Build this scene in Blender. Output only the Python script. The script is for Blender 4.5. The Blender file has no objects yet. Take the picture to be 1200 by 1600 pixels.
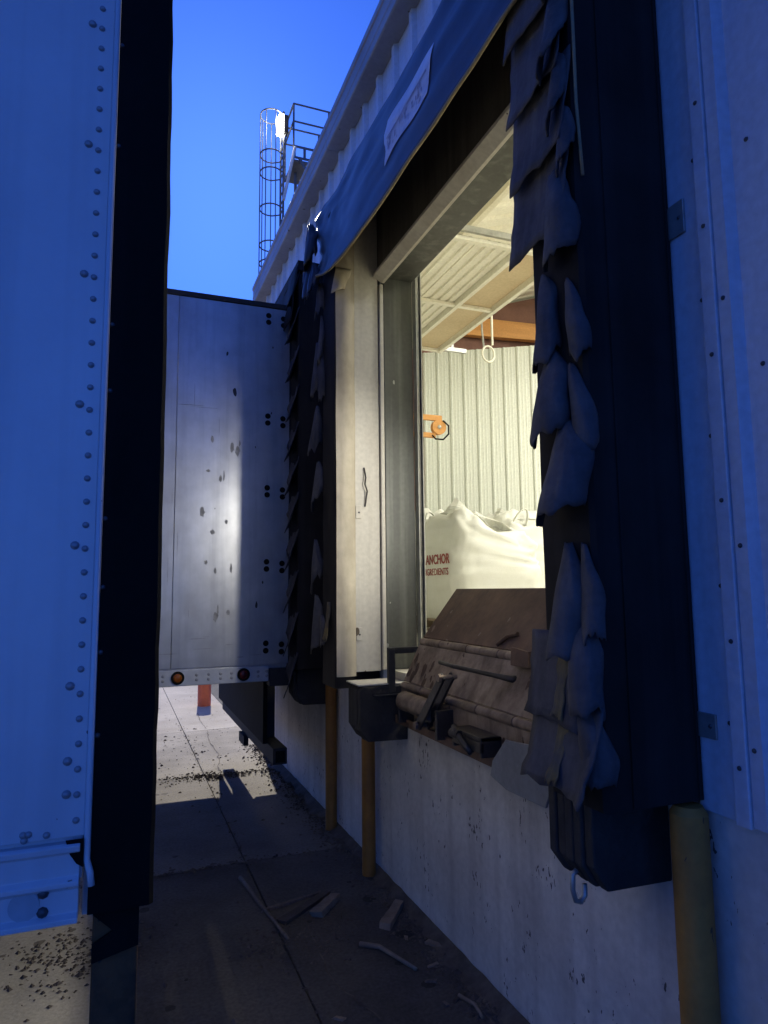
import bpy, bmesh, math, random
from mathutils import Vector, Matrix, noise
R = math.radians
rnd = random.Random(7)
scene = bpy.context.scene
col = scene.collection

# ------------------------------------------------------------------ camera, sky, sun, exposure
cam_d = bpy.data.cameras.new('camera')
cam = bpy.data.objects.new('camera', cam_d)
col.objects.link(cam)
cam_d.sensor_fit = 'VERTICAL'
cam_d.sensor_height = 36.0
cam_d.lens = 23.94
cam_d.clip_start = 0.05
cam_d.clip_end = 2000
rt, up, fw = Vector((.93213, -.36198, -.01029)), Vector((-.03127, -.10877, .99358)), Vector((.36077, .92582, .1127))
cam.matrix_world = Matrix(((rt.x, up.x, -fw.x, 0), (rt.y, up.y, -fw.y, 0), (rt.z, up.z, -fw.z, 1.65), (0, 0, 0, 1)))
scene.camera = cam

SUN_EL, SUN_AZ = R(33), R(7.0)          # azimuth measured from +Y towards +X
world = bpy.data.worlds.new('World')
scene.world = world
world.use_nodes = True
wn = world.node_tree
wn.nodes.clear()
w_out = wn.nodes.new('ShaderNodeOutputWorld')
w_bg = wn.nodes.new('ShaderNodeBackground')
w_sky = wn.nodes.new('ShaderNodeTexSky')
w_sky.sky_type = 'NISHITA'
w_sky.sun_disc = False
w_sky.sun_elevation = SUN_EL
w_sky.sun_rotation = SUN_AZ
w_sky.altitude = 900
w_sky.air_density = 1.0
w_sky.dust_density = 0.5
w_sky.ozone_density = 6.0
w_hs = wn.nodes.new('ShaderNodeMix'); w_hs.data_type = 'RGBA'; w_hs.blend_type = 'MULTIPLY'   # the camera's warm white balance turns the whole sky a deeper blue
w_hs.inputs[0].default_value = 1.0
w_hs.inputs[7].default_value = (.235, .525, 1.50, 1)
w_bg.inputs['Strength'].default_value = 0.125
wn.links.new(w_sky.outputs[0], w_hs.inputs[6])
wn.links.new(w_hs.outputs[2], w_bg.inputs['Color'])
wn.links.new(w_bg.outputs[0], w_out.inputs['Surface'])

sun_d = bpy.data.lights.new('sun', 'SUN')
sun_d.energy = 4.5
sun_d.angle = R(0.5)
sun_d.color = (1.0, .93, .80)
sun = bpy.data.objects.new('sun', sun_d)
col.objects.link(sun)
sv = Vector((math.sin(SUN_AZ) * math.cos(SUN_EL), math.cos(SUN_AZ) * math.cos(SUN_EL), math.sin(SUN_EL)))
sun.rotation_euler = sv.to_track_quat('Z', 'Y').to_euler()
sun.location = (0, 30, 30)

scene.render.engine = 'CYCLES'
scene.cycles.use_denoising = True
scene.cycles.max_bounces = 7
scene.cycles.adaptive_threshold = 0.025
scene.cycles.diffuse_bounces = 5
scene.cycles.sample_clamp_indirect = 6.0
scene.cycles.caustics_reflective = False
scene.cycles.caustics_refractive = False
scene.view_settings.view_transform = 'Standard'
scene.view_settings.look = 'None'
scene.view_settings.exposure = 0.0
scene.view_settings.gamma = 1.0

# ------------------------------------------------------------------ materials
MATS = {}
def mat(name, c1, c2=None, rough=.6, metal=0.0, scale=3.0, contrast=(.35, .65), stretch=(1, 1, 1), bump=.0, bump_scale=40.0,
        speck=None, speck_scale=25.0, speck_cut=.12, streak=None, streak_amt=.5, streak_scale=6.0, rough_var=.1, spec=.5, fine=.08, trans=0.0):
    """two-tone noise paint + optional vertical streaks + optional chips + fine relief"""
    m = bpy.data.materials.new(name)
    m.use_nodes = True
    nt = m.node_tree
    N, K = nt.nodes, nt.links
    bs = N['Principled BSDF']
    tc = N.new('ShaderNodeTexCoord')
    mp = N.new('ShaderNodeMapping')
    mp.inputs['Scale'].default_value = stretch
    K.new(tc.outputs['Object'], mp.inputs['Vector'])
    n1 = N.new('ShaderNodeTexNoise')
    n1.inputs['Scale'].default_value = scale
    n1.inputs['Detail'].default_value = 8
    n1.inputs['Roughness'].default_value = .62
    K.new(mp.outputs[0], n1.inputs['Vector'])
    mr = N.new('ShaderNodeMapRange')
    mr.inputs[1].default_value, mr.inputs[2].default_value = contrast
    K.new(n1.outputs['Fac'], mr.inputs[0])
    mx = N.new('ShaderNodeMix'); mx.data_type = 'RGBA'
    c2 = c2 or tuple(x * .8 for x in c1)
    mx.inputs[6].default_value = (*c1, 1); mx.inputs[7].default_value = (*c2, 1)
    K.new(mr.outputs[0], mx.inputs[0])
    cur = mx.outputs[2]
    def over(fac, colr):
        nonlocal cur
        q = N.new('ShaderNodeMix'); q.data_type = 'RGBA'
        K.new(fac, q.inputs[0]); K.new(cur, q.inputs[6]); q.inputs[7].default_value = (*colr, 1)
        cur = q.outputs[2]
    if streak:
        ms = N.new('ShaderNodeMapping'); ms.inputs['Scale'].default_value = (streak_scale * 3, streak_scale * 3, streak_scale * .12)
        K.new(tc.outputs['Object'], ms.inputs['Vector'])
        ns = N.new('ShaderNodeTexNoise'); ns.inputs['Scale'].default_value = 1.0; ns.inputs['Detail'].default_value = 6
        K.new(ms.outputs[0], ns.inputs['Vector'])
        r2 = N.new('ShaderNodeMapRange'); r2.inputs[1].default_value, r2.inputs[2].default_value = .5, .75
        r2.inputs[4].default_value = streak_amt
        K.new(ns.outputs['Fac'], r2.inputs[0])
        over(r2.outputs[0], streak)
    if speck:
        mv = N.new('ShaderNodeMapping'); mv.inputs['Scale'].default_value = (1, 1, .45)
        K.new(tc.outputs['Object'], mv.inputs['Vector'])
        nd = N.new('ShaderNodeTexNoise'); nd.inputs['Scale'].default_value = speck_scale * 1.6; nd.inputs['Detail'].default_value = 3
        K.new(mv.outputs[0], nd.inputs['Vector'])
        va = N.new('ShaderNodeVectorMath'); va.operation = 'MULTIPLY_ADD'
        va.inputs[1].default_value = (.05, .05, .05)
        K.new(nd.outputs['Color'], va.inputs[0]); K.new(mv.outputs[0], va.inputs[2])
        vo = N.new('ShaderNodeTexVoronoi'); vo.inputs['Scale'].default_value = speck_scale
        K.new(va.outputs[0], vo.inputs['Vector'])
        nz = N.new('ShaderNodeTexNoise'); nz.inputs['Scale'].default_value = speck_scale * .16
        K.new(tc.outputs['Object'], nz.inputs['Vector'])
        r4 = N.new('ShaderNodeMapRange'); r4.inputs[1].default_value, r4.inputs[2].default_value = .42, .72
        r4.inputs[3].default_value, r4.inputs[4].default_value = 0.0, speck_cut * 2.4
        K.new(nz.outputs['Fac'], r4.inputs[0])
        lt = N.new('ShaderNodeMath'); lt.operation = 'LESS_THAN'
        K.new(vo.outputs['Distance'], lt.inputs[0]); K.new(r4.outputs[0], lt.inputs[1])
        over(lt.outputs[0], speck)
    nf = N.new('ShaderNodeTexNoise'); nf.inputs['Scale'].default_value = bump_scale; nf.inputs['Detail'].default_value = 6
    K.new(tc.outputs['Object'], nf.inputs['Vector'])
    if fine:
        rf = N.new('ShaderNodeMapRange'); rf.inputs[1].default_value, rf.inputs[2].default_value = .3, .7
        rf.inputs[3].default_value, rf.inputs[4].default_value = 1 - fine, 1 + fine
        K.new(nf.outputs['Fac'], rf.inputs[0])
        q = N.new('ShaderNodeMix'); q.data_type = 'RGBA'; q.blend_type = 'MULTIPLY'; q.inputs[0].default_value = 1
        K.new(cur, q.inputs[6]); K.new(rf.outputs[0], q.inputs[7]); cur = q.outputs[2]
    K.new(cur, bs.inputs['Base Color'])
    r3 = N.new('ShaderNodeMapRange')
    r3.inputs[3].default_value, r3.inputs[4].default_value = max(.02, rough - rough_var), min(1, rough + rough_var)
    K.new(n1.outputs['Fac'], r3.inputs[0]); K.new(r3.outputs[0], bs.inputs['Roughness'])
    bs.inputs['Metallic'].default_value = metal
    bs.inputs['Specular IOR Level'].default_value = spec
    if bump:
        b = N.new('ShaderNodeBump'); b.inputs['Strength'].default_value = bump; b.inputs['Distance'].default_value = .01
        K.new(nf.outputs['Fac'], b.inputs['Height']); K.new(b.outputs[0], bs.inputs['Normal'])
    if trans:
        tr = N.new('ShaderNodeBsdfTranslucent'); K.new(cur, tr.inputs['Color'])
        ms2 = N.new('ShaderNodeMixShader'); ms2.inputs[0].default_value = trans
        K.new(bs.outputs[0], ms2.inputs[1]); K.new(tr.outputs[0], ms2.inputs[2])
        K.new(ms2.outputs[0], N['Material Output'].inputs['Surface'])
    MATS[name] = m
    return m
def emit(name, c, s):
    m = bpy.data.materials.new(name); m.use_nodes = True
    b = m.node_tree.nodes['Principled BSDF']
    b.inputs['Base Color'].default_value = (*c, 1); b.inputs['Emission Color'].default_value = (*c, 1); b.inputs['Emission Strength'].default_value = s
    return m

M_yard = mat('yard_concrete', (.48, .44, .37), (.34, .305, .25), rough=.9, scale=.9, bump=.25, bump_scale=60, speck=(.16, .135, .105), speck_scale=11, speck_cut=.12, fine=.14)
M_darkyard = mat('dark_yard', (.050, .050, .052), (.036, .036, .038), rough=.9, scale=2, bump=.4, bump_scale=120, fine=.25)  # ground kept dark in place of shade behind the camera, limiting warm bounce
M_shadecon = mat('stained_shade_concrete', (.12, .105, .088), (.062, .054, .045), rough=.9, scale=1.3, bump=.3, bump_scale=60, speck=(.04, .034, .028), speck_scale=6, speck_cut=.14, fine=.25)  # stained tone deepened further to put the yard's shade into the slabs
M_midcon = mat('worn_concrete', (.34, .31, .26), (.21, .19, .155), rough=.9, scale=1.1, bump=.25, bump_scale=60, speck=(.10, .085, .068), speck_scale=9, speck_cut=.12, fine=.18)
M_dimcon = mat('dim_concrete', (.21, .19, .16), (.125, .11, .092), rough=.9, scale=1.2, bump=.3, bump_scale=60, speck=(.07, .06, .048), speck_scale=8, speck_cut=.13, fine=.2)  # shade put into the slab colour, short of the sunlit rows
M_soil = mat('yard_soil', (.16, .13, .10), (.10, .085, .065), rough=.95, scale=3, bump=.5, fine=.3)
M_grit = mat('grit', (.15, .12, .09), (.07, .056, .044), rough=.95, scale=9)
M_paintcon = mat('painted_concrete', (.72, .68, .63), (.54, .50, .46), rough=.75, scale=2.2, bump=.2, bump_scale=30, speck=(.10, .09, .085), speck_scale=34, speck_cut=.125, streak=(.34, .30, .27), streak_amt=.5, streak_scale=3)
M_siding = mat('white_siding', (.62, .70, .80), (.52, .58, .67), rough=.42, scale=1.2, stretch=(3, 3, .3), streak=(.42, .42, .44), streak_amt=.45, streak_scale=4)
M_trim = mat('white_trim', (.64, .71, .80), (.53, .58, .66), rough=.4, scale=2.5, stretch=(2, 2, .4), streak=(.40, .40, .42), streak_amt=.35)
M_screw = mat('screw_steel', (.10, .10, .11), rough=.5, metal=.6)
M_gutter = mat('gutter_steel', (.33, .33, .34), (.24, .24, .25), rough=.45, scale=2, speck=(.08, .07, .06), speck_scale=7, speck_cut=.08)
M_roof = mat('roof_metal', (.45, .45, .45), rough=.5)
M_trailer = mat('trailer_white', (.74, .75, .77), (.62, .63, .66), rough=.34, scale=1.4, rough_var=.10, streak=(.42, .41, .42), streak_amt=.34, streak_scale=4, fine=.015, speck=(.18, .17, .17), speck_scale=16, speck_cut=.03, bump=.12, bump_scale=3)
M_doorgrey = mat('door_paint', (.54, .53, .51), (.46, .45, .43), rough=.45, scale=2, fine=.03)
M_rivet = mat('rivet_steel', (.34, .35, .38), rough=.4, metal=.35)
M_alu = mat('trailer_aluminium', (.50, .50, .495), (.33, .33, .335), rough=.34, metal=.62, scale=1.3, stretch=(1.4, 1.4, .7), streak=(.24, .24, .24), streak_amt=.38, streak_scale=7, speck=(.03, .03, .03), speck_scale=7, speck_cut=.07, rough_var=.12, bump=.04, bump_scale=9)
M_rail = mat('rail_aluminium', (.55, .56, .58), (.42, .43, .45), rough=.4, metal=.5, scale=5)
M_black = mat('black_rubber', (.006, .005, .005), (.010, .009, .008), rough=.8, scale=4, spec=.12, bump=.25, streak=(.018, .015, .014), streak_amt=.5, streak_scale=4, speck=(.035, .03, .028), speck_scale=12, speck_cut=.05)
M_pad = mat('pad_vinyl', (.014, .012, .011), (.030, .026, .024), rough=.72, scale=1.8, spec=.18, bump=.35, bump_scale=12, streak=(.06, .055, .055), streak_amt=.35, streak_scale=4)
M_pleat = mat('pleat_vinyl', (.105, .098, .10), (.060, .056, .058), rough=.75, scale=5, spec=.3, bump=.35, bump_scale=55, streak=(.16, .15, .145), streak_amt=.45, streak_scale=9)
M_curtain = mat('curtain_vinyl', (.052, .046, .052), (.030, .027, .031), rough=.42, scale=2.2, spec=.45, bump=.12, bump_scale=14)
M_cream = mat('pad_cream', (.55, .49, .38), (.36, .31, .23), rough=.7, scale=4, stretch=(1, 1, .4), bump=.3, bump_scale=16, streak=(.26, .22, .16), streak_amt=.5, streak_scale=6)
M_jamb = mat('jamb_paint', (.62, .59, .52), (.50, .46, .39), rough=.55, scale=2, stretch=(1, 1, .4), streak=(.38, .34, .28), streak_amt=.4, speck=(.12, .09, .06), speck_scale=9, speck_cut=.06)
M_steelgrey = mat('jamb_steel', (.105, .108, .098), (.075, .077, .07), rough=.5, metal=.2, scale=2.5, stretch=(1, 1, .5), streak=(.33, .33, .30), streak_amt=.3, speck=(.40, .40, .36), speck_scale=8, speck_cut=.06)
M_header = mat('header_board', (.115, .098, .080), (.062, .052, .043), rough=.8, scale=3, stretch=(1, 4, .4), streak=(.15, .125, .10), streak_amt=.6, streak_scale=5)
M_galv = mat('galvanised', (.50, .50, .47), (.36, .36, .34), rough=.4, metal=.6, scale=9)
M_rust = mat('rusty_lip', (.185, .105, .070), (.10, .060, .043), rough=.6, metal=.25, scale=3.5, bump=.15, speck=(.24, .18, .15), speck_scale=10, speck_cut=.07, streak=(.075, .048, .042), streak_amt=.6)
M_deck = mat('leveler_steel', (.44, .34, .26), (.17, .12, .09), rough=.55, metal=.35, scale=4.5, bump=.3, streak=(.10, .062, .045), streak_amt=.8, streak_scale=5, speck=(.09, .05, .035), speck_scale=15, speck_cut=.16)
M_oily = mat('oily_steel', (.085, .075, .068), (.04, .036, .033), rough=.45, metal=.5, scale=6, bump=.2)
M_tube = mat('hinge_tube', (.34, .26, .20), (.14, .10, .075), rough=.5, metal=.4, scale=9, bump=.2)
M_bumper = mat('bumper_rubber', (.030, .028, .027), (.055, .050, .046), rough=.8, scale=7, spec=.3, bump=.5, bump_scale=45)
M_yellow = mat('yellow_paint', (.36, .155, .022), (.23, .095, .016), rough=.6, scale=4, bump=.12, speck=(.10, .07, .04), speck_scale=16, speck_cut=.1)
M_tanpost = mat('warmed_yellow', (.52, .25, .05), (.34, .16, .035), rough=.7, scale=4, bump=.15, speck=(.10, .06, .035), speck_scale=16, speck_cut=.12, streak=(.16, .09, .04), streak_amt=.5)  # worn yellow copy, reddened to offset the blue skylight on the near post
M_orange = mat('orange_paint', (.72, .17, .08), (.60, .13, .06), rough=.55, scale=5)
M_inpanel = mat('interior_panel', (.70, .72, .66), (.61, .63, .57), rough=.5, scale=1.2, stretch=(2, 2, .4))
M_ceil = mat('ceiling_sheet', (.82, .79, .68), (.76, .72, .60), rough=.55, scale=1.5)
M_tan = mat('door_tan', (.62, .50, .32), (.54, .42, .26), rough=.7, scale=2)
M_beam = mat('orange_beam', (.70, .34, .10), (.58, .27, .08), rough=.6, scale=4, stretch=(.4, 3, 3))
M_redwall = mat('red_wall', (.26, .13, .10), (.20, .10, .08), rough=.8, scale=3, bump=.2)
M_floorin = mat('interior_concrete', (.50, .47, .40), (.40, .37, .31), rough=.7, scale=2)
M_bag = mat('bag_weave', (.80, .80, .75), (.74, .74, .67), rough=.75, scale=3, bump=.10, bump_scale=90, fine=.03, trans=.25)
M_print = mat('red_print', (.24, .035, .03), (.30, .06, .05), rough=.7)
M_wood = mat('weathered_wood', (.20, .15, .11), (.12, .09, .068), rough=.85, scale=9, stretch=(6, 6, 1), bump=.3)
M_darkwood = mat('dark_wood', (.085, .066, .052), (.05, .04, .032), rough=.85, scale=9, bump=.3)
M_bark = mat('pale_wood', (.30, .23, .165), (.20, .15, .11), rough=.85, scale=12, bump=.3)
M_tower = mat('tower_steel', (.16, .17, .19), rough=.55, metal=.3)
M_tank = mat('tank_white', (.75, .74, .70), rough=.5)
M_amber = mat('amber_lens', (.30, .085, .01), (.22, .06, .008), rough=.2, fine=0)
M_red = mat('red_lens', (.15, .012, .016), (.11, .01, .012), rough=.2, fine=0)
M_reflect = mat('pale_reflector', (.48, .52, .56), rough=.35)
M_grime = mat('grimy_steel', (.14, .065, .022), (.03, .017, .008), rough=.85, scale=6, contrast=(.4, .58), bump=.4, speck=(.03, .026, .02), speck_scale=22, speck_cut=.3)
M_placard = mat('faded_placard', (.62, .64, .70), (.48, .50, .58), rough=.5, scale=4, bump=.05)
M_smudge = mat('placard_ink', (.26, .26, .34), (.40, .40, .48), rough=.6, scale=30)
M_greyflap = mat('grey_flap', (.26, .26, .26), (.18, .18, .18), rough=.7, scale=4, bump=.2)
M_tan_cord = mat('tan_cord', (.34, .28, .16), rough=.8)
M_dark = mat('dark_paint', (.03, .030, .032), (.045, .044, .045), rough=.7, scale=5, spec=.2)
M_wornyellow = mat('worn_yellow', (.16, .12, .05), (.085, .078, .07), rough=.8, scale=9, contrast=(.4, .6), bump=.2)
M_tyre = M_black
E_flood = emit('flood_glow', (1.0, .97, .88), 40.0)
E_tube = emit('lamp_glow', (1.0, .95, .78), 3.0)

# ------------------------------------------------------------------ mesh helpers
def wloc(o):
    v = Vector((0, 0, 0))
    while o:
        v += Vector(o.location); o = o.parent
    return v
class MB:
    def __init__(s): s.v, s.f = [], []
    def add(s, vs, fs):
        n = len(s.v); s.v += [tuple(p) for p in vs]; s.f += [tuple(i + n for i in f) for f in fs]; return s
    def box(s, x0, x1, y0, y1, z0, z1):
        return s.add([(x0, y0, z0), (x1, y0, z0), (x1, y1, z0), (x0, y1, z0), (x0, y0, z1), (x1, y0, z1), (x1, y1, z1), (x0, y1, z1)],
                     [(0, 3, 2, 1), (4, 5, 6, 7), (0, 1, 5, 4), (1, 2, 6, 5), (2, 3, 7, 6), (3, 0, 4, 7)])
    def prism(s, poly, axis, a, b):
        """poly: 2D points in the plane across axis; x:(y,z) y:(x,z) z:(x,y)"""
        n = len(poly)
        mk = {'x': lambda p, t: (t, p[0], p[1]), 'y': lambda p, t: (p[0], t, p[1]), 'z': lambda p, t: (p[0], p[1], t)}[axis]
        vs = [mk(p, a) for p in poly] + [mk(p, b) for p in poly]
        fs = [tuple(range(n))[::-1], tuple(range(n, 2 * n))] + [(i, (i + 1) % n, n + (i + 1) % n, n + i) for i in range(n)]
        return s.add(vs, fs)
    def tube(s, p0, p1, r, n=12, r1=None, cap=True):
        p0, p1 = Vector(p0), Vector(p1); d = (p1 - p0).normalized()
        a = d.orthogonal().normalized(); b = d.cross(a)
        r1 = r if r1 is None else r1
        vs = []
        for p, q in ((p0, r), (p1, r1)):
            for i in range(n):
                t = 2 * math.pi * i / n
                vs.append(p + a * math.cos(t) * q + b * math.sin(t) * q)
        fs = [(i, (i + 1) % n, n + (i + 1) % n, n + i) for i in range(n)]
        if cap: fs += [tuple(range(n))[::-1], tuple(range(n, 2 * n))]
        return s.add(vs, fs)
    def path(s, pts, r, n=8, closed=False):
        pts = [Vector(p) for p in pts]; m = len(pts); rings = []
        prev = None
        for i, p in enumerate(pts):
            d = (pts[(i + 1) % m] - pts[i - 1]) if closed else (pts[min(i + 1, m - 1)] - pts[max(i - 1, 0)])
            d.normalize()
            a = (prev - d * prev.dot(d)) if prev else d.orthogonal()
            a.normalize(); prev = a; b = d.cross(a)
            rr = r(i / max(1, m - 1)) if callable(r) else r
            rings.append([p + a * math.cos(2 * math.pi * k / n) * rr + b * math.sin(2 * math.pi * k / n) * rr for k in range(n)])
        vs = [q for ring in rings for q in ring]
        fs = []
        for i in range(m if closed else m - 1):
            j = (i + 1) % m
            fs += [(i * n + k, i * n + (k + 1) % n, j * n + (k + 1) % n, j * n + k) for k in range(n)]
        if not closed: fs += [tuple(range(n))[::-1], tuple(range((m - 1) * n, m * n))]
        return s.add(vs, fs)
    def grid(s, fn, nu, nv):
        vs = [fn(i / nu, j / nv) for j in range(nv + 1) for i in range(nu + 1)]
        w = nu + 1
        return s.add(vs, [(j * w + i, j * w + i + 1, (j + 1) * w + i + 1, (j + 1) * w + i) for j in range(nv) for i in range(nu)])
    def dome(s, c, axis, r, h, n=8):
        c, axis = Vector(c), Vector(axis).normalized(); a = axis.orthogonal().normalized(); b = axis.cross(a)
        vs = []
        for rr, hh in ((r, 0), (r * .8, h * .62), (r * .4, h * .93)):
            vs += [c + (a * math.cos(2 * math.pi * k / n) + b * math.sin(2 * math.pi * k / n)) * rr + axis * hh for k in range(n)]
        vs.append(c + axis * h)
        fs = [(j * n + k, j * n + (k + 1) % n, (j + 1) * n + (k + 1) % n, (j + 1) * n + k) for j in range(2) for k in range(n)]
        fs += [(2 * n + k, 2 * n + (k + 1) % n, 3 * n) for k in range(n)]
        return s.add(vs, fs)
    def build(s, name, m, parent=None, loc=None, smooth=False, bevel=0, solid=0, label=None, seg=2):
        me = bpy.data.meshes.new(name)
        base = wloc(parent) if parent else Vector((0, 0, 0))
        org = Vector(loc) if loc is not None else base
        me.from_pydata([tuple(Vector(p) - org) for p in s.v], [], s.f)
        bm = bmesh.new(); bm.from_mesh(me)
        bmesh.ops.recalc_face_normals(bm, faces=bm.faces); bm.to_mesh(me); bm.free()
        o = bpy.data.objects.new(name, me); col.objects.link(o)
        o.location = org - base
        if parent: o.parent = parent
        me.materials.append(m)
        if smooth:
            for p in me.polygons: p.use_smooth = True
            if smooth == 'auto':
                try: me.set_sharp_from_angle(angle=R(35))
                except Exception: pass
        if solid:
            md = o.modifiers.new('solid', 'SOLIDIFY'); md.thickness = solid; md.offset = 0
        if bevel:
            md = o.modifiers.new('bevel', 'BEVEL'); md.width = bevel; md.segments = seg; md.limit_method = 'ANGLE'; md.angle_limit = R(40)
        if label: o['label'] = label
        return o
def tag(o, label, cat, group=None):
    o['label'] = label; o['category'] = cat
    if group: o['group'] = group
    return o
def struct(o): o['kind'] = 'structure'; return o
def thing(name, loc, label, cat, group=None):
    o = bpy.data.objects.new(name, None); col.objects.link(o); o.location = loc; o.empty_display_size = .1
    return tag(o, label, cat, group)
def twin(src, parent, at, rot=None):
    """copy sharing mesh data, placed with its origin at a world point"""
    c = src.copy(); col.objects.link(c); c.parent = parent; c.location = Vector(at) - wloc(parent)
    if rot is not None: c.rotation_euler = rot
    return c
def fbm(x, y, z=0.0): return noise.noise(Vector((x, y, z)))

# ------------------------------------------------------------------ ground
WX = 1.485                      # outer face of the warehouse wall
FL = 1.19                       # dock floor
g = struct(MB().add([(-300, -300, -.03), (300, -300, -.03), (300, 300, -.03), (-300, 300, -.03)], [(0, 1, 2, 3)]).build('ground', M_darkyard))
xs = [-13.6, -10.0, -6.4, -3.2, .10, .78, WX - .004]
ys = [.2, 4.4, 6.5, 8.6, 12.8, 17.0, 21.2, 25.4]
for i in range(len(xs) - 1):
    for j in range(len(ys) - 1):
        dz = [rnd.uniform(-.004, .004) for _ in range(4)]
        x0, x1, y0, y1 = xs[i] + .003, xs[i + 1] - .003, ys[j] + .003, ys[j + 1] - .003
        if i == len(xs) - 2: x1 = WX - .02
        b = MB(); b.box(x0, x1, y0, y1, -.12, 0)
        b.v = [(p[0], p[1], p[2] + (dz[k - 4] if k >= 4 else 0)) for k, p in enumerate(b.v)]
        b.build('slab', M_yard if i == 3 else (M_shadecon, M_dimcon, M_midcon, M_yard)[min(3, j)], g, bevel=.005)  # nearer rows carry painted shade; trailer column stays pale for its light patch

# ------------------------------------------------------------------ warehouse shell
wh = thing('warehouse', (WX, 4.5, 0), 'white metal clad warehouse with painted concrete base and open dock doorway', 'building')
Y0, Y1, YC, XC = -1.5, 9.8, 7.6, 4.1      # the far front corner is cut off, unseen, to let sunlight past, from (WX, YC) to (XC, Y1)
EAVE = 4.94
prof = [(Y0, -.2), (YC, -.2), (YC, 1.07), (7.05, 1.07), (7.05, FL - .03), (5.0, FL - .03), (5.0, 1.07), (3.725, 1.07), (3.725, .95), (1.69, .95), (1.69, 1.07), (Y0, 1.07)]
MB().prism(prof, 'x', WX, WX + .35).build('foundation_wall', M_paintcon, wh, label='white painted concrete dock wall, chipped and streaked', bevel=.006)
# wall core behind the cladding (light tight), with the two door openings
core = MB()
for (a, b_, c, d) in ((Y0, 1.60, 1.075, 5.075), (1.60, 3.80, 3.62, 5.075), (3.80, 5.0, 1.075, 5.075), (5.0, 7.05, 3.62, 5.075), (7.05, YC, 1.075, 5.075)):
    core.box(WX + .012, WX + .15, a, b_, c, d)
core.build('wall_core', M_inpanel, wh)
# ribbed cladding sheets
PITCH = .27
def sheet_profile(w, ribs):
    pts = [(0, 0)]
    for k in ribs: pts += [(k - .032, 0), (k - .018, -.028), (k + .018, -.028), (k + .032, 0)]
    pts.append((w, 0)); return pts
def cladding(y_right, width, z0, z1, name='siding_panel', ribs=None):
    """one pressed sheet from y_right - width to y_right"""
    ribs = ribs or [PITCH * (k + .5) for k in range(int(width / PITCH))]
    pr = sheet_profile(width, ribs)
    m = MB(); n = len(pr); y0 = y_right - width
    m.add([(WX + p[1], y0 + p[0], z) for z in (z0, z1) for p in pr], [(i, i + 1, n + i + 1, n + i) for i in range(n - 1)])
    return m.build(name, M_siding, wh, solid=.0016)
p0 = cladding(1.29, .81, 1.065, EAVE + .1, ribs=[.81 - .022, .81 - .022 - PITCH, .81 - .022 - 2 * PITCH])
cladding(.478, .81, 1.065, EAVE + .1); cladding(-.334, .81, 1.065, EAVE + .1)
y = 1.29
while y < YC - .1:                              # above the docks
    w = min(.81, YC - y)
    zb = 4.02
    if y + w < 5.0 and y > 3.6 or y > 7.2: zb = 1.065
    pr = sheet_profile(w, [.06 + PITCH * k for k in range(int((w - .02) / PITCH) + (1 if w > .08 else 0)) if .06 + PITCH * k < w - .03])
    n = len(pr); m = MB()
    m.add([(WX + p[1], y + p[0], z) for z in (zb, EAVE + .1) for p in pr], [(i, i + 1, n + i + 1, n + i) for i in range(n - 1)])
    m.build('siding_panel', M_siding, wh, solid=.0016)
    y += w + .002
MB().box(WX - .004, WX + .01, 3.8, 4.9, 1.072, 4.02).build('infill_panel', M_siding, wh)
# flat trim beside the near pad, its brackets and screws
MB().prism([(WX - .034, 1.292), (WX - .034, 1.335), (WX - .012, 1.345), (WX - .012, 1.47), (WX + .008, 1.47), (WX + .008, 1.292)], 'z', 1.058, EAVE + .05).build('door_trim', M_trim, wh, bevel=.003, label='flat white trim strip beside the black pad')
for z0, z1 in ((2.65, 2.75), (1.25, 1.315)):
    bk = MB().box(WX - .020, WX - .014, 1.392, 1.458, z0, z1).build('bracket', M_galv, wh, bevel=.002)
    MB().dome((WX - .020, 1.410, (z0 + z1) / 2), (-1, 0, 0), .006, .004).build('screw', M_screw, bk)
scr = MB().dome((0, 0, 0), (-1, 0, 0), .0065, .005).build('screw', M_screw, wh, loc=(0, 0, 0))
scr.location = Vector((WX - .036, 1.312, 2.98)) - wloc(wh)
for (dx, yy, zz) in ((-.036, 1.312, 2.62), (-.036, 1.312, 2.26), (-.036, 1.312, 1.87), (-.036, 1.312, 1.51), (-.036, 1.312, 1.2), (-.014, 1.352, 2.84), (-.014, 1.352, 2.43), (-.014, 1.352, 2.05), (-.014, 1.352, 1.65), (-.014, 1.352, 1.3), (-.003, 1.19, 2.2), (-.003, 1.19, 1.6), (-.003, 1.19, 2.8), (-.030, 1.27, 2.4), (-.030, 1.27, 1.75), (-.030, 1.27, 1.25)):
    twin(scr, wh, (WX + dx, yy, zz))
# eave gutter in lengths
gp = [(1.357, 4.945), (1.357, 5.00), (1.352, 5.005), (1.352, 5.025), (1.357, 5.03), (1.357, 5.10), (1.347, 5.105), (1.347, 5.145), (1.365, 5.15), (1.368, 5.115), (1.372, 5.11), (1.372, 4.965), (WX - .002, 4.965), (WX - .002, 4.94), (1.366, 4.94)]
y = Y0
while y < YC:
    y2 = min(YC, y + 3.05)
    MB().prism(gp, 'y', y + .002, y2 - .002).build('gutter', M_gutter, wh, bevel=.002)
    y = y2
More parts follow.
